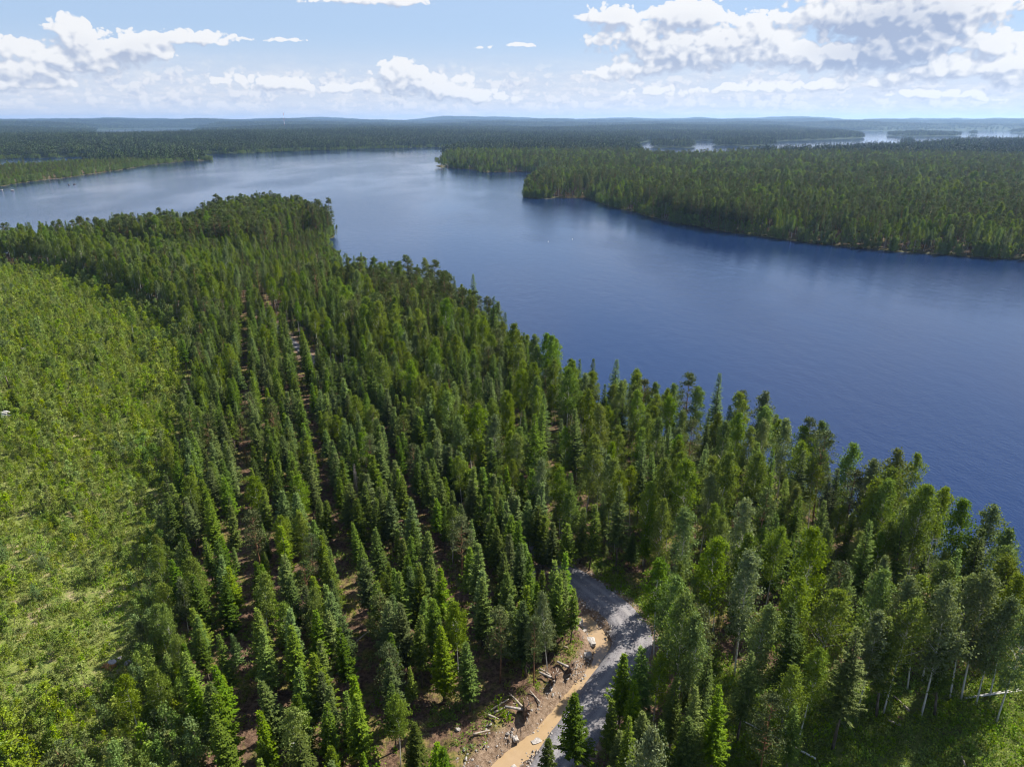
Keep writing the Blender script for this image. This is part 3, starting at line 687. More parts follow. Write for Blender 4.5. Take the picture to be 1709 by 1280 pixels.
far_patches(2900, 5800, 58, 1.5, 'distant_forest', 'far blue-green wood round the far lakes and islands')
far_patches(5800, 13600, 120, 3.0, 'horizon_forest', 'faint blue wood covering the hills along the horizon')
# undergrowth and grass
def tuft(seed, size, n, leaf, mat, hgt, asp=.6, drop=0.):
    r = np.random.RandomState(seed); g = Geo()
    cx = r.uniform(-size/2, size/2, (max(3, n//14), 2))
    P = np.zeros((n, 3)); c = cx[r.randint(len(cx), size=n)]
    P[:, :2] = c+r.normal(size=(n, 2))*size*.09; P[:, 2] = np.abs(r.normal(size=n))*hgt
    g.quads(leaf_quads(P, leaf, r, drop, asp), 0); return g.mesh('tuft', [M[mat]], attr='tip')
herbs = [tuft(700+i, 2.4, 110, .22, 'herb', .28) for i in range(5)]
grass = [tuft(720+i, 2.0, 90, .34, 'grass', .16, .22, -1.5) for i in range(5)]
def ground_cover(name, meshes, dens_fn, step, box, label):
    P = jgrid(*box, step); P = P[(np.hypot(P[:, 0], P[:, 1]) > 38) & frustum(P, 60)]
    P = P[rng.rand(len(P)) < dens_fn(P)]; s = sd_land(P); P = P[s > 1.5]; s = s[s > 1.5]; z = height(P, s); n = len(P)
    a = rng.uniform(.6, 1.3, n)
    scatter(name, meshes, [(x, y, zz) for (x, y), zz in zip(P, z)], rng.randint(0, len(meshes), n), np.stack([np.zeros(n), np.zeros(n), rng.rand(n)*6.28], 1), np.stack([a, a, a*rng.uniform(.7, 1.5, n)], 1), label, 'ground cover')
    print(name, n)
def d_herb(P):
    lu = sd_poly(P, LUSH); fi = sd_poly(P, FIELD); pl = sd_poly(P, PLANT); n = vnoise(P, 9, 55, 3)
    d = np.where(lu > 0, .95, np.where(fi > 0, .3+.5*n, np.where(pl > 0, .1+.25*n, .34+.5*n)))
    d = np.where((lu > 0) & (n < -.5), .3, d)
    return d*(d_line(P, ROADS) > 2.9)*(d_line(P, DITCHS) > 3.2+1.2*n)
def d_grass(P):
    fi = sd_poly(P, FIELD); n = vnoise(P, 6, 57, 3)
    return np.where(fi > 0, .62+.4*n, .05+.12*n)*(d_line(P, ROADS) > 2.9)*(d_line(P, DITCHS) > 3.5)
ground_cover('undergrowth', herbs, d_herb, 1.15, (-240, 95, 36, 230), 'leafy green undergrowth on the forest floor and in the clearing')
ground_cover('meadow_grass', grass, d_grass, 1.1, (-240, 60, 36, 240), 'straw-tinted grass on the cleared strip')
rub = []
for i in range(4):
    g = Geo(); r_ = np.random.RandomState(760+i)
    for k in range(9):
        c = np.array([*r_.uniform(-.7, .7, 2), .02]); sz = .05+.13*r_.rand()**2
        v = np.array([(1, 0, 0), (-1, 0, 0), (0, 1, 0), (0, -1, 0), (0, 0, .7), (0, 0, -.7)])*sz*(.7+.6*r_.rand(6, 1)); a = r_.rand()*3; ca_, sa_ = math.cos(a), math.sin(a)
        v = v@np.array([[ca_, sa_, 0], [-sa_, ca_, 0], [0, 0, 1]])+c
        g.add(v, [(0, 2, 4), (2, 1, 4), (1, 3, 4), (3, 0, 4), (2, 0, 5), (1, 2, 5), (3, 1, 5), (0, 3, 5)])
    rub.append(g.mesh('rubble', [M['stone']]))
def d_rub(P):
    dd = d_line(P, DITCHS); dr = d_line(P, ROADS); n = vnoise(P, 3, 58, 2)
    return np.where((dr > 1.7) & (dd > 1.1), np.clip(.7-dd/6., 0, .6)+np.where(dr < 3, .3, 0), 0)*(1+n)
ground_cover('rubble', rub, d_rub, .62, (-20, 22, 46, 130), 'small stones strewn over the bare spoil bank and road edges')
# ------------------------------------------------------------------ ground, lake, road
def ground_mat():
    m, t = material('ground')
    g = t.node('ShaderNodeNewGeometry'); pos = g.outputs['Position']
    n1 = t.noise(pos, .35, 6, .65); n2 = t.noise(pos, 2.2, 5, .7); n3 = t.noise(pos, .09, 4, .6); n4 = t.noise(pos, 9., 3, .7)
    litter = t.mix(t.step(n2, .36, .66), (.06, .036, .025), (.165, .105, .07))
    litter = t.mix(t.step(n4, .64, .76), litter, (.33, .25, .19))
    moss = t.mix(t.step(n2, .35, .65), (.075, .088, .02), (.2, .16, .05))
    floor = t.mix(t.step(n1, .47, .62), litter, moss)
    fld = t.mix(t.step(n2, .3, .7), (.1, .14, .026), (.21, .23, .065)); fld = t.mix(t.step(n1, .54, .68), fld, (.3, .24, .14))
    lush = t.mix(t.step(n2, .3, .7), (.06, .085, .018), (.13, .16, .035)); lush = t.mix(t.step(n1, .56, .68), lush, litter)
    soil = t.mix(t.step(n2, .3, .7), (.12, .078, .05), (.26, .19, .135)); soil = t.mix(t.step(n4, .62, .7), soil, (.38, .33, .28))
    c = t.mix(t.attr('field'), floor, fld); c = t.mix(t.attr('lush'), c, lush)
    sm = t.step(t.m('ADD', t.attr('soil'), t.m('MULTIPLY', t.m('SUBTRACT', n1, .5), .7)), .35, .6)
    c = t.mix(sm, c, soil)
    c = t.mix(t.attr('shore'), c, t.mix(t.step(n1, .4, .6), (.035, .05, .018), (.1, .095, .05)))
    c = t.mix(t.attr('far'), c, (.028, .042, .015))
    principled(t, c, .95, .1, bump(t, t.m('ADD', n2, t.m('MULTIPLY', n4, .5)), .9, .25)); return m
fine = np.arange(-48, 48.01, .2)
ang = np.concatenate([np.arange(-180, -48, 4.), fine, np.arange(52, 180, 4.)])
rad = [0.]; r_ = 8.
while r_ < 16000: rad.append(r_); r_ *= 1.0125 if r_ > 36 else 1.15
rad = np.array(rad[1:]); na, nr = len(ang), len(rad)
A, RR = np.meshgrid(np.radians(ang), rad)
P = np.stack([(np.sin(A)*RR).ravel(), (np.cos(A)*RR).ravel()], 1)
s = sd_land(P); z = height(P, s); rr = RR.ravel()
i = np.arange(nr-1)[:, None]*na; j = np.arange(na)[None, :]; j2 = (j+1) % na
Q = np.stack([i+j, i+j2, i+na+j2, i+na+j], -1).reshape(-1, 4)[:, ::-1]
V = np.vstack([np.column_stack([P, z]), [[0, 0, z[:na].mean()]]])
ctr = len(V)-1
tri = np.stack([np.full(na, ctr), (np.arange(na)+1) % na, np.arange(na)], 1)
nearm = rr < 420
fa = np.zeros(len(P)); la = np.zeros(len(P)); so = np.zeros(len(P))
fa[nearm] = np.clip(sd_poly(P[nearm], FIELD)/2+.5, 0, 1); la[nearm] = np.clip(sd_poly(P[nearm], LUSH)/3+.5, 0, 1)
dd = d_line(P[nearm], DITCHS); so[nearm] = np.clip(1.15-dd/3.8, 0, 1)
rd = d_line(P[nearm], ROADS); so[nearm] = np.maximum(so[nearm], np.clip(1.3-rd/3.6, 0, 1))
shv = np.clip(1.4-np.abs(s-1.5)/4., 0, 1)*.9; farv = np.clip((rr-1100)/500, 0, 1)
ap = lambda a: np.append(a, 0).astype(np.float32)
me = mesh_np('ground', V, [4]*len(Q)+[3]*len(tri), np.concatenate([Q.ravel(), tri.ravel()]), [ground_mat()], [('field', 'FLOAT', ap(fa)), ('lush', 'FLOAT', ap(la)), ('soil', 'FLOAT', ap(so)), ('shore', 'FLOAT', ap(shv)), ('far', 'FLOAT', ap(farv))], None, True)
tag(obj('ground', me), 'forest floor, cleared strip and far hills round the lakes', 'ground', None, 'structure')
def water_mat():
    m, t = material('lake water')
    g = t.node('ShaderNodeNewGeometry'); pos = g.outputs['Position']
    w1 = t.node('ShaderNodeMapping'); t.put(w1.inputs[0], pos); w1.inputs['Rotation'].default_value = (0, 0, R(28)); w1.inputs['Scale'].default_value = (1, .45, 1)
    a = t.noise(w1.outputs[0], 1.9, 3, .55); b = t.noise(w1.outputs[0], .32, 3, .5); c = t.noise(pos, 5., 2, .5)
    wind = t.step(t.noise(w1.outputs[0], .011, 4, .55), .38, .62, .5, 1.25)
    h = t.m('ADD', t.m('MULTIPLY', a, .2), t.m('ADD', t.m('MULTIPLY', b, .3), t.m('MULTIPLY', c, .03)))
    ln_ = t.node('ShaderNodeVectorMath', operation='LENGTH'); t.put(ln_.inputs[0], pos)
    calm = t.step(ln_.outputs['Value'], 1700., 2600., 1., .2)
    bp = t.node('ShaderNodeBump'); t.put(bp.inputs['Strength'], t.m('MULTIPLY', t.m('MULTIPLY', wind, calm), .48)); bp.inputs['Distance'].default_value = 1.; t.put(bp.inputs['Height'], h)
    p = principled(t, (.006, .019, .066), .06, .5, bp.outputs[0]); p.inputs['IOR'].default_value = 1.333
    return m
M['water'] = water_mat()
n = 96; ca = np.linspace(0, 2*math.pi, n, endpoint=False)
V = [(0, 0, 0)]; fs = []
for k, r0 in enumerate((500, 3000, 15500)): V += [(math.cos(a)*r0, math.sin(a)*r0, 0) for a in ca]
fl = []; lp = []
for q in range(n): fl.append(3); lp += [0, 1+q, 1+(q+1) % n]
for k in range(2):
    for q in range(n): fl.append(4); lp += [1+k*n+q, 1+(k+1)*n+q, 1+(k+1)*n+(q+1) % n, 1+k*n+(q+1) % n]
tag(obj('lake', mesh_np('lake', V, fl, lp, [M['water']])), 'rippled blue lake water', 'water', None, 'structure')
def road_mat():
    m, t = material('gravel')
    g = t.node('ShaderNodeNewGeometry'); pos = g.outputs['Position']
    n = t.noise(pos, 7, 5, .75); n2 = t.noise(pos, .6, 4, .6); uv = t.attr('across')
    c = t.mix(t.step(n, .3, .72), (.1, .098, .105), (.26, .248, .257)); c = t.mix(t.step(n2, .4, .7), c, t.mix(1., c, (.8, .78, .8), 'MULTIPLY'))
    tr = t.m('MULTIPLY', t.step(t.m('ABSOLUTE', t.m('SUBTRACT', t.m('ABSOLUTE', uv), .85)), .1, .5, 1., 0.), .55)
    c = t.mix(tr, c, (.27, .255, .255))
    principled(t, c, .95, .15, bump(t, n, .8, .06)); return m
L = ROADS; tan = np.gradient(L, axis=0); tan = unit(tan); nrm = np.stack([tan[:, 1], -tan[:, 0]], 1)
prof = [(-2.7, -.45), (-2.0, .14), (-1.55, .2), (-.8, .17), (0, .22), (.8, .17), (1.55, .2), (2.0, .14), (2.7, -.45)]
V, acr = [], []
rj = vnoise(L, 5, 12, 2)
base = 1.62
for k in range(len(L)):
    for o_, h_ in prof:
        V.append((*(L[k]+nrm[k]*o_*(1+.06*rj[k])*float(np.clip(1.0-(L[k][1]-80)*.04, .55, 1.0))), base+h_)); acr.append(o_)
w = len(prof); Q = [(k*w+q, k*w+q+1, (k+1)*w+q+1, (k+1)*w+q) for k in range(len(L)-1) for q in range(w-1)]
me = mesh_np('road', V, [4]*len(Q), np.array(Q).ravel(), [road_mat()], [('across', 'FLOAT', np.array(acr, np.float32))], None, True)
tag(obj('gravel_road', me), 'grey gravel forest road curving past the muddy ditch', 'road', None, 'structure')
def puddle_mat():
    m, t = material('muddy water')
    g = t.node('ShaderNodeNewGeometry'); n = t.noise(g.outputs['Position'], 1.2, 3, .5)
    p = principled(t, t.mix(n, (.27, .185, .1), (.34, .245, .145)), .12, .5); return m
V = []; L = DITCHS; tan = unit(np.gradient(L, axis=0)); nrm = np.stack([tan[:, 1], -tan[:, 0]], 1)
for k in range(len(L)): 
    for o_ in (-2.2, 2.2): V.append((*(L[k]+nrm[k]*o_), .78))
Q = [(2*k, 2*k+1, 2*k+3, 2*k+2) for k in range(len(L)-1)]
tag(obj('ditch_water', mesh_np('ditch water', V, [4]*len(Q), np.array(Q).ravel(), [puddle_mat()])), 'tan muddy water standing in the roadside ditch', 'water', None, 'structure')
# ------------------------------------------------------------------ boulders, logs, stumps, root plates
def lump(seed, sx, sy, sz, rough=.25, sub=3):
    import bmesh
    b = bmesh.new(); bmesh.ops.create_icosphere(b, subdivisions=sub, radius=1)
    r = np.random.RandomState(seed); ph = r.rand(12, 3)*6.28; fr = r.normal(size=(12, 3))*2.2
    for v in b.verts:
        c = np.array(v.co); k = 1+rough*sum(math.sin(c@fr[q]+ph[q][0])/(1+q*.25) for q in range(12))/3
        c = c*k; c = np.clip(c, -.8-.1*math.sin(seed), .72)
        v.co = (c[0]*sx, c[1]*sy, c[2]*sz)
    me = bpy.data.meshes.new('lump'); b.to_mesh(me); b.free(); return me
def boulder(px, py, size, label, grp, mat='stone', seed=0, z=None):
    zz = 1.5 if z is None else z; x, y = G(px, py, zz)
    me = lump(800+seed, size*.62, size*.45, size*.34, .5); me.materials.append(M[mat])
    o = obj('boulder', me); o.location = (x, y, (hz(x, y) if z is None else z)+size*.12); o.rotation_euler = (0, 0, seed*1.7)
    tag(o, label, 'boulder', grp)
gb = 'pale boulders dug out beside the road'
for k, (px, py, sz, lb) in enumerate([(964, 1038, 1.5, 'pale flat boulder on the ditch bank at the top of the bend'), (987, 1068, 1.4, 'pale boulder below the road edge at the bend, above the muddy water'), (981, 1093, 1.0, 'small white boulder at the head of the muddy puddle'),
        (860, 1229, .9, 'rounded pale boulder alone on the brown spoil bank'), (895, 1227, 1.1, 'pointed white boulder at the left rim of the muddy puddle'), (858, 1272, .7, 'small grey boulder between the two puddles'), (975, 1048, .6, 'small pale stone just beside the flat boulder'), (1003, 1096, .8, 'grey stone wedged in the head of the ditch'),
        (889, 957, 1.2, 'white boulder glinting among spruces above the road bend'), (764, 1220, .6, 'low pale stone at the foot of the plantation spruces')]):
    boulder(px, py, sz, lb, gb, seed=k)
for k, (px, py, sz, lb) in enumerate([(47, 580, 1.6, 'upper flat pale stone in the clearing below the round bushes'), (41, 584, 1.5, 'lower flat pale stone in the clearing below the round bushes'), (77, 658, 1.2, 'small pale stone among saplings in the clearing'), (212, 1107, .8, 'pinkish pale stone beside the orange stump'), (183, 1074, .6, 'small white stone on straw grass above the orange stump'), (200, 1098, .5, 'tiny grey stone just above the orange stump')]):
    boulder(px, py, sz, lb, 'pale stones in the clearing', seed=20+k)
for k, (px, py, sz, mt, lb) in enumerate([(3, 318, 2.2, 'stone', 'white rock in the lake at the frame edge off the left shore'), (21, 319, 2.8, 'stone', 'dark and white rock standing in the lake off the left shore'), (115, 309.5, 2.2, 'stone_dark', 'dark rock awash in the lake, first of two'), (124, 308.5, 2.2, 'stone_dark', 'dark rock awash in the lake, second of two'), (746, 277, 6, 'stone', 'pinkish rock joining the wooded islet to the point'), (750, 278, 4, 'stone', 'low pale rock nearest the point beside the islet')]):
    boulder(px, py, sz, lb, 'rocks standing in the lake', mt, 40+k, .1)
for k, (px, py, lb) in enumerate([(915, 404, 'tiny white float on open water, the lower of the pair'), (955, 400, 'tiny white float on open water, the upper of the pair')]):
    g = Geo(); x, y = G(px, py, 0)
    g.tube([(0, 0, -.25), (0, 0, -.15), (0, 0, .1), (0, 0, .3), (0, 0, .36)], [.1, .2, .26, .18, .05], 10); g.tube([(0, 0, .34), (0, 0, .6)], [.03, .03], 5)
    m_, t_ = material('white float'); principled(t_, (.8, .8, .78), .4)
    o = obj('buoy', g.mesh('buoy', [m_], True)); o.location = (x, y, 0); tag(o, lb, 'buoy', 'white floats on the lake')
def log(p0, p1, r0, label, mat='log', grp='fallen logs', stubs=4, seed=0):
    x0, y0 = G(*p0, 1.6); x1, y1 = G(*p1, 1.6); rr_ = np.random.RandomState(seed)
    z0, z1 = hz(x0, y0)+r0+.12, hz(x1, y1)+r0+.12; Ln = math.dist((x0, y0, z0), (x1, y1, z1))
    g = Geo(); ts = np.linspace(0, 1, 7)
    g.tube([(0, math.sin(q*3)*.04*Ln*.3, q*Ln) for q in ts], [r0*(1-.55*q) for q in ts], 8)
    for k in range(stubs):
        q = .25+.7*rr_.rand(); a = rr_.rand()*6.28; b = np.array([0, math.sin(q*3)*.012*Ln, q*Ln])
        g.tube([b, b+np.array([math.cos(a)*.5, math.sin(a)*.5, .35])*(.5+.6*rr_.rand())], [.03, .01], 4)
    o = obj('fallen_log', g.mesh('log', [M[mat]], True)); o.location = (x0, y0, z0)
    o.rotation_mode = 'QUATERNION'; o.rotation_quaternion = Vector((x1-x0, y1-y0, z1-z0)).to_track_quat('Z', 'Y')
    tag(o, label, 'log', grp)
log((1361, 1268), (1226, 1198), .1, 'long white birch log lying on green undergrowth under the leaning birch', 'bark_birch', 'fallen birch logs', 3, 1)
log((1612, 1165), (1735, 1150), .11, 'white birch log reaching in from the frame edge over dark undergrowth', 'bark_birch', 'fallen birch logs', 3, 2)
log((1615, 1164), (1712, 1147), .08, 'thin second birch log lying along the white one at the frame edge', 'bark_birch', 'fallen birch logs', 2, 3)
log((1517, 1187), (1491, 1161), .13, 'short pale log pointing down at the leafy slope', seed=4)
log((1503, 1211), (1482, 1203), .14, 'stubby pale log at the upper edge of the leafy slope', seed=5)
log((1463, 1137), (1450, 1120), .1, 'thin pale log on bare brown ground between birch trunks', seed=6)
log((1610, 1280), (1604, 1262), .12, 'grey log end low on the leafy slope', seed=7)
for k, (a, b, lb) in enumerate([((918, 983+152), (900, 975+152), 'grey log lying toward the root plate above the ditch'), ((901, 1176), (884, 1165), 'grey pole on the spoil bank left of the puddle'), ((872, 1189), (850, 1163), 'thick grey log slanting down the spoil bank'),
        ((818, 1193), (849, 1174), 'topmost pole of the crossed pile at the spruce edge'), ((822, 1197), (860, 1182), 'middle pole of the crossed pile at the spruce edge'), ((814, 1203), (832, 1212), 'lowest short pole below the crossed pile'), ((790, 1240), (818, 1228), 'pale pole beside the lower spoil bank'),
        ((947, 1090), (939, 1088), 'short log above the root plate'), ((720, 1130), (730, 1119), 'pale log lying between plantation spruces'), ((595, 1070), (617, 1052), 'pale pair of split logs between plantation rows'),
        ((782, 812), (790, 795), 'upright broken log end beside the road gap'), ((795, 815), (785, 800), 'tilted grey log beside the road gap')]):
    log(a, b, .11+.02*(k % 3), lb, grp='grey logs by the road', seed=20+k)
def root_plate(px, py, s_, label, seed):
    x, y = G(px, py, 1.8); g = Geo(); rr_ = np.random.RandomState(seed)
    me = lump(900+seed, s_*.55, s_*.22, s_*.5, .75, 4); me.materials.append(M['rootwood'])
    root = bpy.data.objects.new('root_plate', None); COL.objects.link(root); root.location = (x, y, hz(x, y)); root.rotation_euler = (.2, .1, rr_.rand()*3)
    o = obj('earth_plate', me, root); o.location = (0, 0, s_*.42)
    for k in range(11):
        a = rr_.rand()*6.28; g.tube([(0, -.05, s_*.42), (math.cos(a)*s_*.5, -.1, s_*.42+math.sin(a)*s_*.45), (math.cos(a)*s_*.85, -.2+rr_.normal()*.2, s_*.42+math.sin(a)*s_*.75)], [.08, .05, .015], 5)
    g.tube([(0, 0, s_*.42), (0, 1.2*s_, s_*.5)], [.16, .12], 8)
    obj('root', g.mesh('roots', [M['bark_dead']], True), root); tag(root, label, 'root plate', 'upturned root plates')
root_plate(951, 1120, 1.5, 'upturned dark root plate nearest the muddy water', 1)
root_plate(923, 1140, 1.6, 'upturned root plate midway along the spoil bank', 2)
root_plate(875, 1195, 1.9, 'largest upturned root plate, low on the spoil bank', 3)
def stump(px, py, r0, h_, label, mat, seed):
    x, y = G(px, py, 1.5); g = Geo(); rr_ = np.random.RandomState(seed)
    root = bpy.data.objects.new('tree_stump', None); COL.objects.link(root); root.location = (x, y, hz(x, y)-.1); root.rotation_euler = (.15, .2, seed)
    g.tube([(0, 0, 0), (0, 0, h_*.3), (0, 0, h_*.8), (0, 0, h_)], [r0*1.35, r0*1.05, r0*.95, r0*.85], 12)
    for k in range(5):
        a = k*1.25+rr_.rand(); g.tube([(0, 0, h_*.25), (math.cos(a)*r0*1.5, math.sin(a)*r0*1.5, .12), (math.cos(a)*r0*2.1, math.sin(a)*r0*2.1, -.05)], [r0*.3, r0*.22, r0*.08], 6)
    obj('bole', g.mesh('stump', [M[mat]], True), root)
    c = Geo(); c.tube([(0, 0, h_+.003), (0, 0, h_+.03)], [r0*.84, r0*.8], 12); obj('cut_face', c.mesh('cut', [M['stone']], False), root)
    tag(root, label, 'stump', 'stumps in the clearing')
stump(186, 1112, .55, .75, 'rotten orange-brown stump in straw grass of the clearing', 'rust_stump', 1)
# snag and white wood heap at the clearing's frame edge
g = Geo(); x, y = G(16, 648, 1.5); g.tube([(0, 0, 0), (-.1, 0, 1.5), (-.25, 0, 3.2)], [.16, .14, .11], 7); g.tube([(-.1, 0, 1.6), (.3, .1, 2)], [.05, .02], 5); g.tube([(-.2, 0, 2.6), (-.5, .1, 2.9)], [.04, .015], 5)
o = obj('tree_snag', g.mesh('snag', [M['bark_grey']], True)); o.location = (x, y, hz(x, y)); tag(o, 'dark bare snag standing above saplings in the clearing', 'snag')
x, y = G(10, 697, 1.6); root = bpy.data.objects.new('wood_heap', None); COL.objects.link(root); root.location = (x, y, hz(x, y)); tag(root, 'bleached white heap of roots and wood at the clearing frame edge', 'wood heap')
for k in range(9):
    g = Geo(); a = rng.rand()*.9-.2; l = 1.2+rng.rand(); b = np.array([rng.normal()*.7, rng.normal()*.5, .3+.13*k])
    dvec = np.array([math.cos(a), math.sin(a), rng.normal()*.25])*l*.5; g.tube([b-dvec, b, b+dvec], [.1, .16, .08], 7); obj('branch', g.mesh('branch', [M['bleached']], True), root)
# lattice mast on the horizon
D = 5000.; mx, my = (519-PW/2)*D/F, D*.94
mz = hz(mx, my); g = Geo(); htop = 122.
for k in range(3):
    a = k*2.094; g.tube([(math.cos(a)*1.3, math.sin(a)*1.3, mz-1), (math.cos(a)*.9, math.sin(a)*.9, htop)], [.45, .35], 5)
nb = 30
for q in range(nb):
    z0, z1 = mz+(htop-mz)*q/nb, mz+(htop-mz)*(q+1)/nb
    for k in range(3):
        a, b = k*2.094, (k+1)*2.094; g.tube([(math.cos(a)*1.1, math.sin(a)*1.1, z0), (math.cos(b)*1.1, math.sin(b)*1.1, z1)], [.14, .14], 3, cap=False)
g.tube([(0, 0, htop-4), (0, 0, htop+6)], [.5, .3], 6)
def mast_mat():
    m, t = material('red and white mast paint'); gg = t.node('ShaderNodeNewGeometry'); sx = t.node('ShaderNodeSeparateXYZ'); t.put(sx.inputs[0], gg.outputs['Position'])
    f = t.m('GREATER_THAN', t.m('FRACT', t.m('MULTIPLY', sx.outputs[2], 1/32.)), .5); principled(t, t.mix(f, (.5, .06, .04), (.7, .7, .7)), .5); return m
o = obj('radio_mast', g.mesh('mast', [mast_mat()])); o.location = (mx, my, 0); tag(o, 'thin lattice radio mast standing above the far wood on the horizon', 'mast')
# ------------------------------------------------------------------ haze
def box(x0, x1, y0, y1, z0, z1):
    v = [(x, y, z) for z in (z0, z1) for y in (y0, y1) for x in (x0, x1)]
    return v, [4]*6, [0, 2, 3, 1, 4, 5, 7, 6, 0, 1, 5, 4, 2, 6, 7, 3, 0, 4, 6, 2, 1, 3, 7, 5]
if True:
    m, t = material('air'); pv = t.node('ShaderNodeVolumePrincipled'); pv.inputs['Color'].default_value = (.4, .63, 1, 1); pv.inputs['Density'].default_value = 6e-5; pv.inputs['Anisotropy'].default_value = .35
    t.k.new(pv.outputs[0], t.out.inputs['Volume'])
    v, fl, lp = box(-17500, 17500, -17500, 17500, -8, 175)
    tag(obj('haze', mesh_np('haze', v, fl, lp, [m])), 'thin blue air over lakes and woods', 'haze', None, 'stuff')
# ------------------------------------------------------------------ light
SUN_AZ, SUN_EL = R(56), R(46)
S = Vector((math.cos(SUN_EL)*math.sin(SUN_AZ), math.cos(SUN_EL)*math.cos(SUN_AZ), math.sin(SUN_EL)))
sl = bpy.data.lights.new('sun', 'SUN'); sl.energy = 4.9; sl.angle = R(.53); sl.color = (1, .94, .83)
so_ = bpy.data.objects.new('sun', sl); COL.objects.link(so_); so_.rotation_euler = S.to_track_quat('Z', 'Y').to_euler(); so_.location = (0, 0, 400)
world = bpy.data.worlds.new('World'); sc.world = world; world.use_nodes = True
world.node_tree.nodes.clear(); t = NT(world.node_tree)
sky = t.node('ShaderNodeTexSky', sky_type='NISHITA'); sky.sun_disc = False; sky.sun_elevation = SUN_EL; sky.sun_rotation = SUN_AZ; sky.altitude = 100; sky.dust_density = .6; sky.air_density = 1.0; sky.ozone_density = 1.5
SKYS = .065
geo = t.node('ShaderNodeTexCoord'); sx = t.node('ShaderNodeSeparateXYZ'); t.put(sx.inputs[0], geo.outputs['Generated'])
azn = t.m('MULTIPLY', t.m('ARCTAN2', sx.outputs[0], sx.outputs[1]), 57.2958); eln = t.m('MULTIPLY', t.m('ARCSINE', sx.outputs[2]), 57.2958)
def azel(px, py):
    u, v = px-PW/2, py-PH/2; fw, dn = F*cp-v*sp, F*sp+v*cp
    return math.degrees(math.atan2(u, fw)), math.degrees(math.atan2(-dn, math.hypot(u, fw)))
BLOBS = [(128, 66, 42, 30, 1), (185, 92, 60, 36, 1), (105, 112, 75, 32, 1), (240, 85, 42, 26, 1), (272, 70, 30, 18, .9), (330, 68, 52, 14, .9), (14, 84, 24, 22, .9), (30, 118, 46, 20, .9), (70, 140, 80, 14, .8), (0, 145, 30, 18, .9),
         (672, 132, 40, 28, 1), (720, 150, 62, 22, .95), (775, 165, 70, 14, .8), (420, 140, 55, 14, .75), (480, 145, 50, 12, .75), (600, 152, 60, 12, .7), (615, 2, 90, 13, .85), (835, 78, 70, 4, .6), (470, 68, 60, 4, .5),
         (1022, 30, 42, 22, 1), (1125, 30, 48, 24, 1), (1178, 34, 42, 26, 1), (1255, 66, 58, 36, 1), (1090, 70, 90, 42, 1), (1180, 92, 90, 36, 1.05), (1330, 92, 70, 32, 1), (1400, 105, 90, 26, 1), (1040, 125, 50, 14, .8), (1110, 110, 70, 22, .95),
         (1440, 20, 100, 60, 1.15), (1520, 45, 100, 58, 1.3), (1595, 15, 90, 42, 1.15), (1655, 80, 44, 24, 1), (1490, 90, 90, 26, 1.2), (1310, 36, 24, 10, .8), (1570, 120, 110, 24, 1), (1690, 125, 50, 32, 1), (1200, 150, 60, 10, .62), (1330, 148, 70, 12, .7), (1430, 140, 70, 16, .8), (1090, 155, 60, 10, .6), (1540, 158, 90, 12, .7), (1640, 165, 60, 9, .6)]
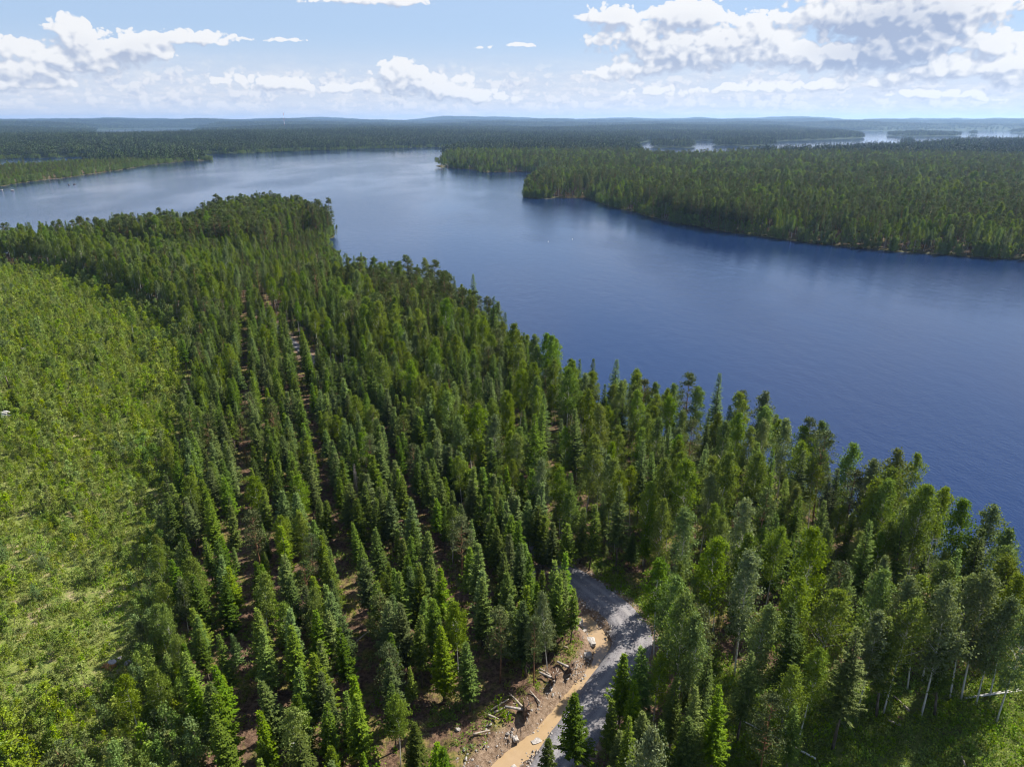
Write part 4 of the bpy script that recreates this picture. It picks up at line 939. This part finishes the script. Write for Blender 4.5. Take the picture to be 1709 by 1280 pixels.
def dens_group():
    ng = bpy.data.node_groups.new('cloud density', 'ShaderNodeTree')
    for nm in ('az', 'el'): ng.interface.new_socket(nm, in_out='INPUT', socket_type='NodeSocketFloat')
    for nm in ('mass', 'density', 'soft', 'puff'): ng.interface.new_socket(nm, in_out='OUTPUT', socket_type='NodeSocketFloat')
    g = NT(ng); gi = g.node('NodeGroupInput'); go = g.node('NodeGroupOutput'); a, e = gi.outputs[0], gi.outputs[1]
    cv = g.node('ShaderNodeCombineXYZ'); g.put(cv.inputs[0], a); g.put(cv.inputs[1], g.m('MULTIPLY', e, 1.25)); v = cv.outputs[0]
    wn = g.noise(v, .6, 2.5, .5, 1); wv = g.vm('SCALE', g.vm('SUBTRACT', wn, (.5, .5, .5)), None, 1.05)
    ws = g.node('ShaderNodeSeparateXYZ'); g.put(ws.inputs[0], wv)
    aw, ew = g.m('ADD', a, ws.outputs[0]), g.m('ADD', e, g.m('MULTIPLY', ws.outputs[1], .6))
    tot = None
    for px, py, rx, ry, k in BLOBS:
        ca_, ce = azel(px, py); kx = abs(azel(px+10, py)[0]-azel(px-10, py)[0])/20; ky = abs(azel(px, py+10)[1]-azel(px, py-10)[1])/20
        dx = g.m('MULTIPLY', g.m('SUBTRACT', aw, ca_), 1/(rx*1.75*kx)); dy = g.m('MULTIPLY', g.m('SUBTRACT', ew, ce), 1/(ry*1.7*ky))
        dyn = g.m('MAXIMUM', dy, g.m('MULTIPLY', dy, -1.7))
        b = g.m('MULTIPLY', g.m('MAXIMUM', g.m('SUBTRACT', 1., g.m('ADD', g.m('MULTIPLY', dx, dx), g.m('MULTIPLY', dyn, dyn))), 0.), k)
        b = g.m('POWER', b, 3.); tot = b if tot is None else g.m('ADD', tot, b)
    tot = g.m('POWER', tot, .33333)
    def vor(scale, sm, off):
        vo = g.node('ShaderNodeTexVoronoi', feature='SMOOTH_F1', voronoi_dimensions='2D'); g.put(vo.inputs['Vector'], g.vm('ADD', g.vm('ADD', v, wv), off)); vo.inputs['Scale'].default_value = scale; vo.inputs['Smoothness'].default_value = sm
        return g.m('SUBTRACT', .55, vo.outputs['Distance'])
    b1, b2, b3 = vor(.62, .35, (0., 0., 0.)), vor(1.5, .3, (7.3, 2.1, 0.)), vor(3.4, .25, (3.1, 9.7, 0.))
    fb = g.m('SUBTRACT', g.noise(v, 3.5, 6, .6), .5)
    bil = g.m('ADD', g.m('MULTIPLY', b1, .55), g.m('ADD', g.m('MULTIPLY', b2, .5), g.m('MULTIPLY', b3, .2)))
    soft = g.m('ADD', g.m('MULTIPLY', tot, 1.9), g.m('ADD', g.m('MULTIPLY', b1, .62), g.m('ADD', g.m('MULTIPLY', b2, .5), g.m('MULTIPLY', b3, .1))))
    d = g.m('ADD', g.m('ADD', tot, bil), g.m('MULTIPLY', fb, .24))
    g.put(go.inputs[0], tot); g.put(go.inputs[1], d); g.put(go.inputs[2], soft); g.put(go.inputs[3], g.m('ADD', bil, g.m('MULTIPLY', fb, .3))); return ng
DG = dens_group()
def dens(a, e):
    n = t.node('ShaderNodeGroup'); n.node_tree = DG; t.put(n.inputs[0], a); t.put(n.inputs[1], e); return n.outputs
d0 = dens(azn, eln); d1 = dens(t.m('ADD', azn, .3), t.m('ADD', eln, .42))
D0 = d0[1]
shade = t.m('ADD', .4, t.m('MULTIPLY', t.m('SUBTRACT', d1[2], d0[2]), 1.9), None, True)
alpha = t.m('MULTIPLY', t.m('MULTIPLY', t.step(D0, .54, t.m('ADD', .68, t.m('MULTIPLY', shade, .45))), t.step(d0[0], .1, .35)), t.step(eln, 11.5, 9.8))
dcx, dcy = azel(1485, 75)
dk1 = t.m('MULTIPLY', t.m('SUBTRACT', t.m('ADD', azn, t.m('MULTIPLY', d0[3], 1.5)), dcx), 1/6.0); dk2 = t.m('MULTIPLY', t.m('SUBTRACT', t.m('ADD', eln, t.m('MULTIPLY', d0[3], -1.2)), dcy), 1/2.6)
dark = t.step(t.m('ADD', t.m('MULTIPLY', dk1, dk1), t.m('MULTIPLY', dk2, dk2)), 1.0, .1)
thick = t.m('ADD', t.m('MULTIPLY', t.step(d0[0], .8, 1.5), .6), t.m('MULTIPLY', dark, .75))
white, grey = (6.5, 6.55, 6.7), (2.75, 3.3, 4.5)
ccol = t.mix(t.m('ADD', t.m('MULTIPLY', shade, .8), t.m('MULTIPLY', thick, .4), None, True), white, grey)
# thin layered cloud and pale air near the horizon
cv = t.node('ShaderNodeCombineXYZ'); t.put(cv.inputs[0], t.m('MULTIPLY', azn, .2)); t.put(cv.inputs[1], t.m('MULTIPLY', eln, .8))
st = t.noise(cv.outputs[0], 1.3, 8, .6); st2 = t.noise(cv.outputs[0], 3.4, 6, .6)
band = t.step(eln, 5.2, 1.6)
veil = t.m('MULTIPLY', t.m('MULTIPLY', t.step(st, .3, .62), band), .9)
lowp = t.m('MULTIPLY', t.step(eln, 6.5, .5), .95)
clear = t.mix(t.step(eln, 9., 30., .8, .1), t.mix(1., sky.outputs[0], (.82, .92, 1.15), 'MULTIPLY'), (3.25, 4.3, 5.8))
base = t.mix(lowp, clear, (5.0, 5.35, 6.1))
vcol = t.mix(t.step(st2, .35, .7), (4.7, 5.1, 5.95), (5.9, 6.0, 6.3))
base = t.mix(veil, base, vcol)
bankb = t.m('MULTIPLY', t.step(eln, 4.6, 2.6), t.step(eln, .3, 1.3))
bmod = t.step(t.noise(cv.outputs[0], .9, 2, .5), .42, .6)
bal = t.m('MULTIPLY', t.step(t.m('ADD', d0[3], t.m('ADD', t.m('MULTIPLY', bankb, .25), t.m('MULTIPLY', bmod, .2))), .38, .64), t.m('MULTIPLY', bankb, .85))
bsh = t.m('ADD', .4, t.m('MULTIPLY', t.m('SUBTRACT', d1[3], d0[3]), 2.2), None, True)
base = t.mix(bal, base, t.mix(bsh, (6.1, 6.2, 6.5), (4.1, 4.55, 5.6)))
colr = t.mix(alpha, base, ccol)
bg = t.node('ShaderNodeBackground'); t.put(bg.inputs[0], colr); bg.inputs[1].default_value = SKYS
# the high sky: scattered cloud
cv2 = t.node('ShaderNodeCombineXYZ'); t.put(cv2.inputs[0], t.m('MULTIPLY', azn, .05)); t.put(cv2.inputs[1], t.m('MULTIPLY', eln, .09))
hi = t.m('MULTIPLY', t.step(t.noise(cv2.outputs[0], 1.2, 4, .55), .46, .64, 0., .9), t.step(eln, 12., 16.))
bg2 = t.node('ShaderNodeBackground'); t.put(bg2.inputs[0], t.mix(hi, clear, (5.2, 5.4, 5.9))); bg2.inputs[1].default_value = SKYS
mx = t.node('ShaderNodeMixShader'); t.put(mx.inputs[0], t.step(eln, 11.4, 11.8, smooth=False)); t.k.new(bg.outputs[0], mx.inputs[1]); t.k.new(bg2.outputs[0], mx.inputs[2])
wo = t.node('ShaderNodeOutputWorld'); t.k.new(mx.outputs[0], wo.inputs[0])
world.cycles.sampling_method = 'MANUAL'; world.cycles.sample_map_resolution = 1024
# ------------------------------------------------------------------ render settings
sc.view_settings.view_transform = 'Standard'; sc.view_settings.look = 'None'; sc.view_settings.exposure = 1.15; sc.view_settings.gamma = 1
cy = sc.cycles; cy.max_bounces = 6; cy.diffuse_bounces = 2; cy.glossy_bounces = 2; cy.transmission_bounces = 4; cy.volume_bounces = 0; cy.transparent_max_bounces = 4
cy.use_denoising = True; cy.denoising_prefilter = 'ACCURATE'; cy.use_adaptive_sampling = True; cy.adaptive_threshold = .01; cy.sample_clamp_indirect = 4.; cy.filter_width = 1.2
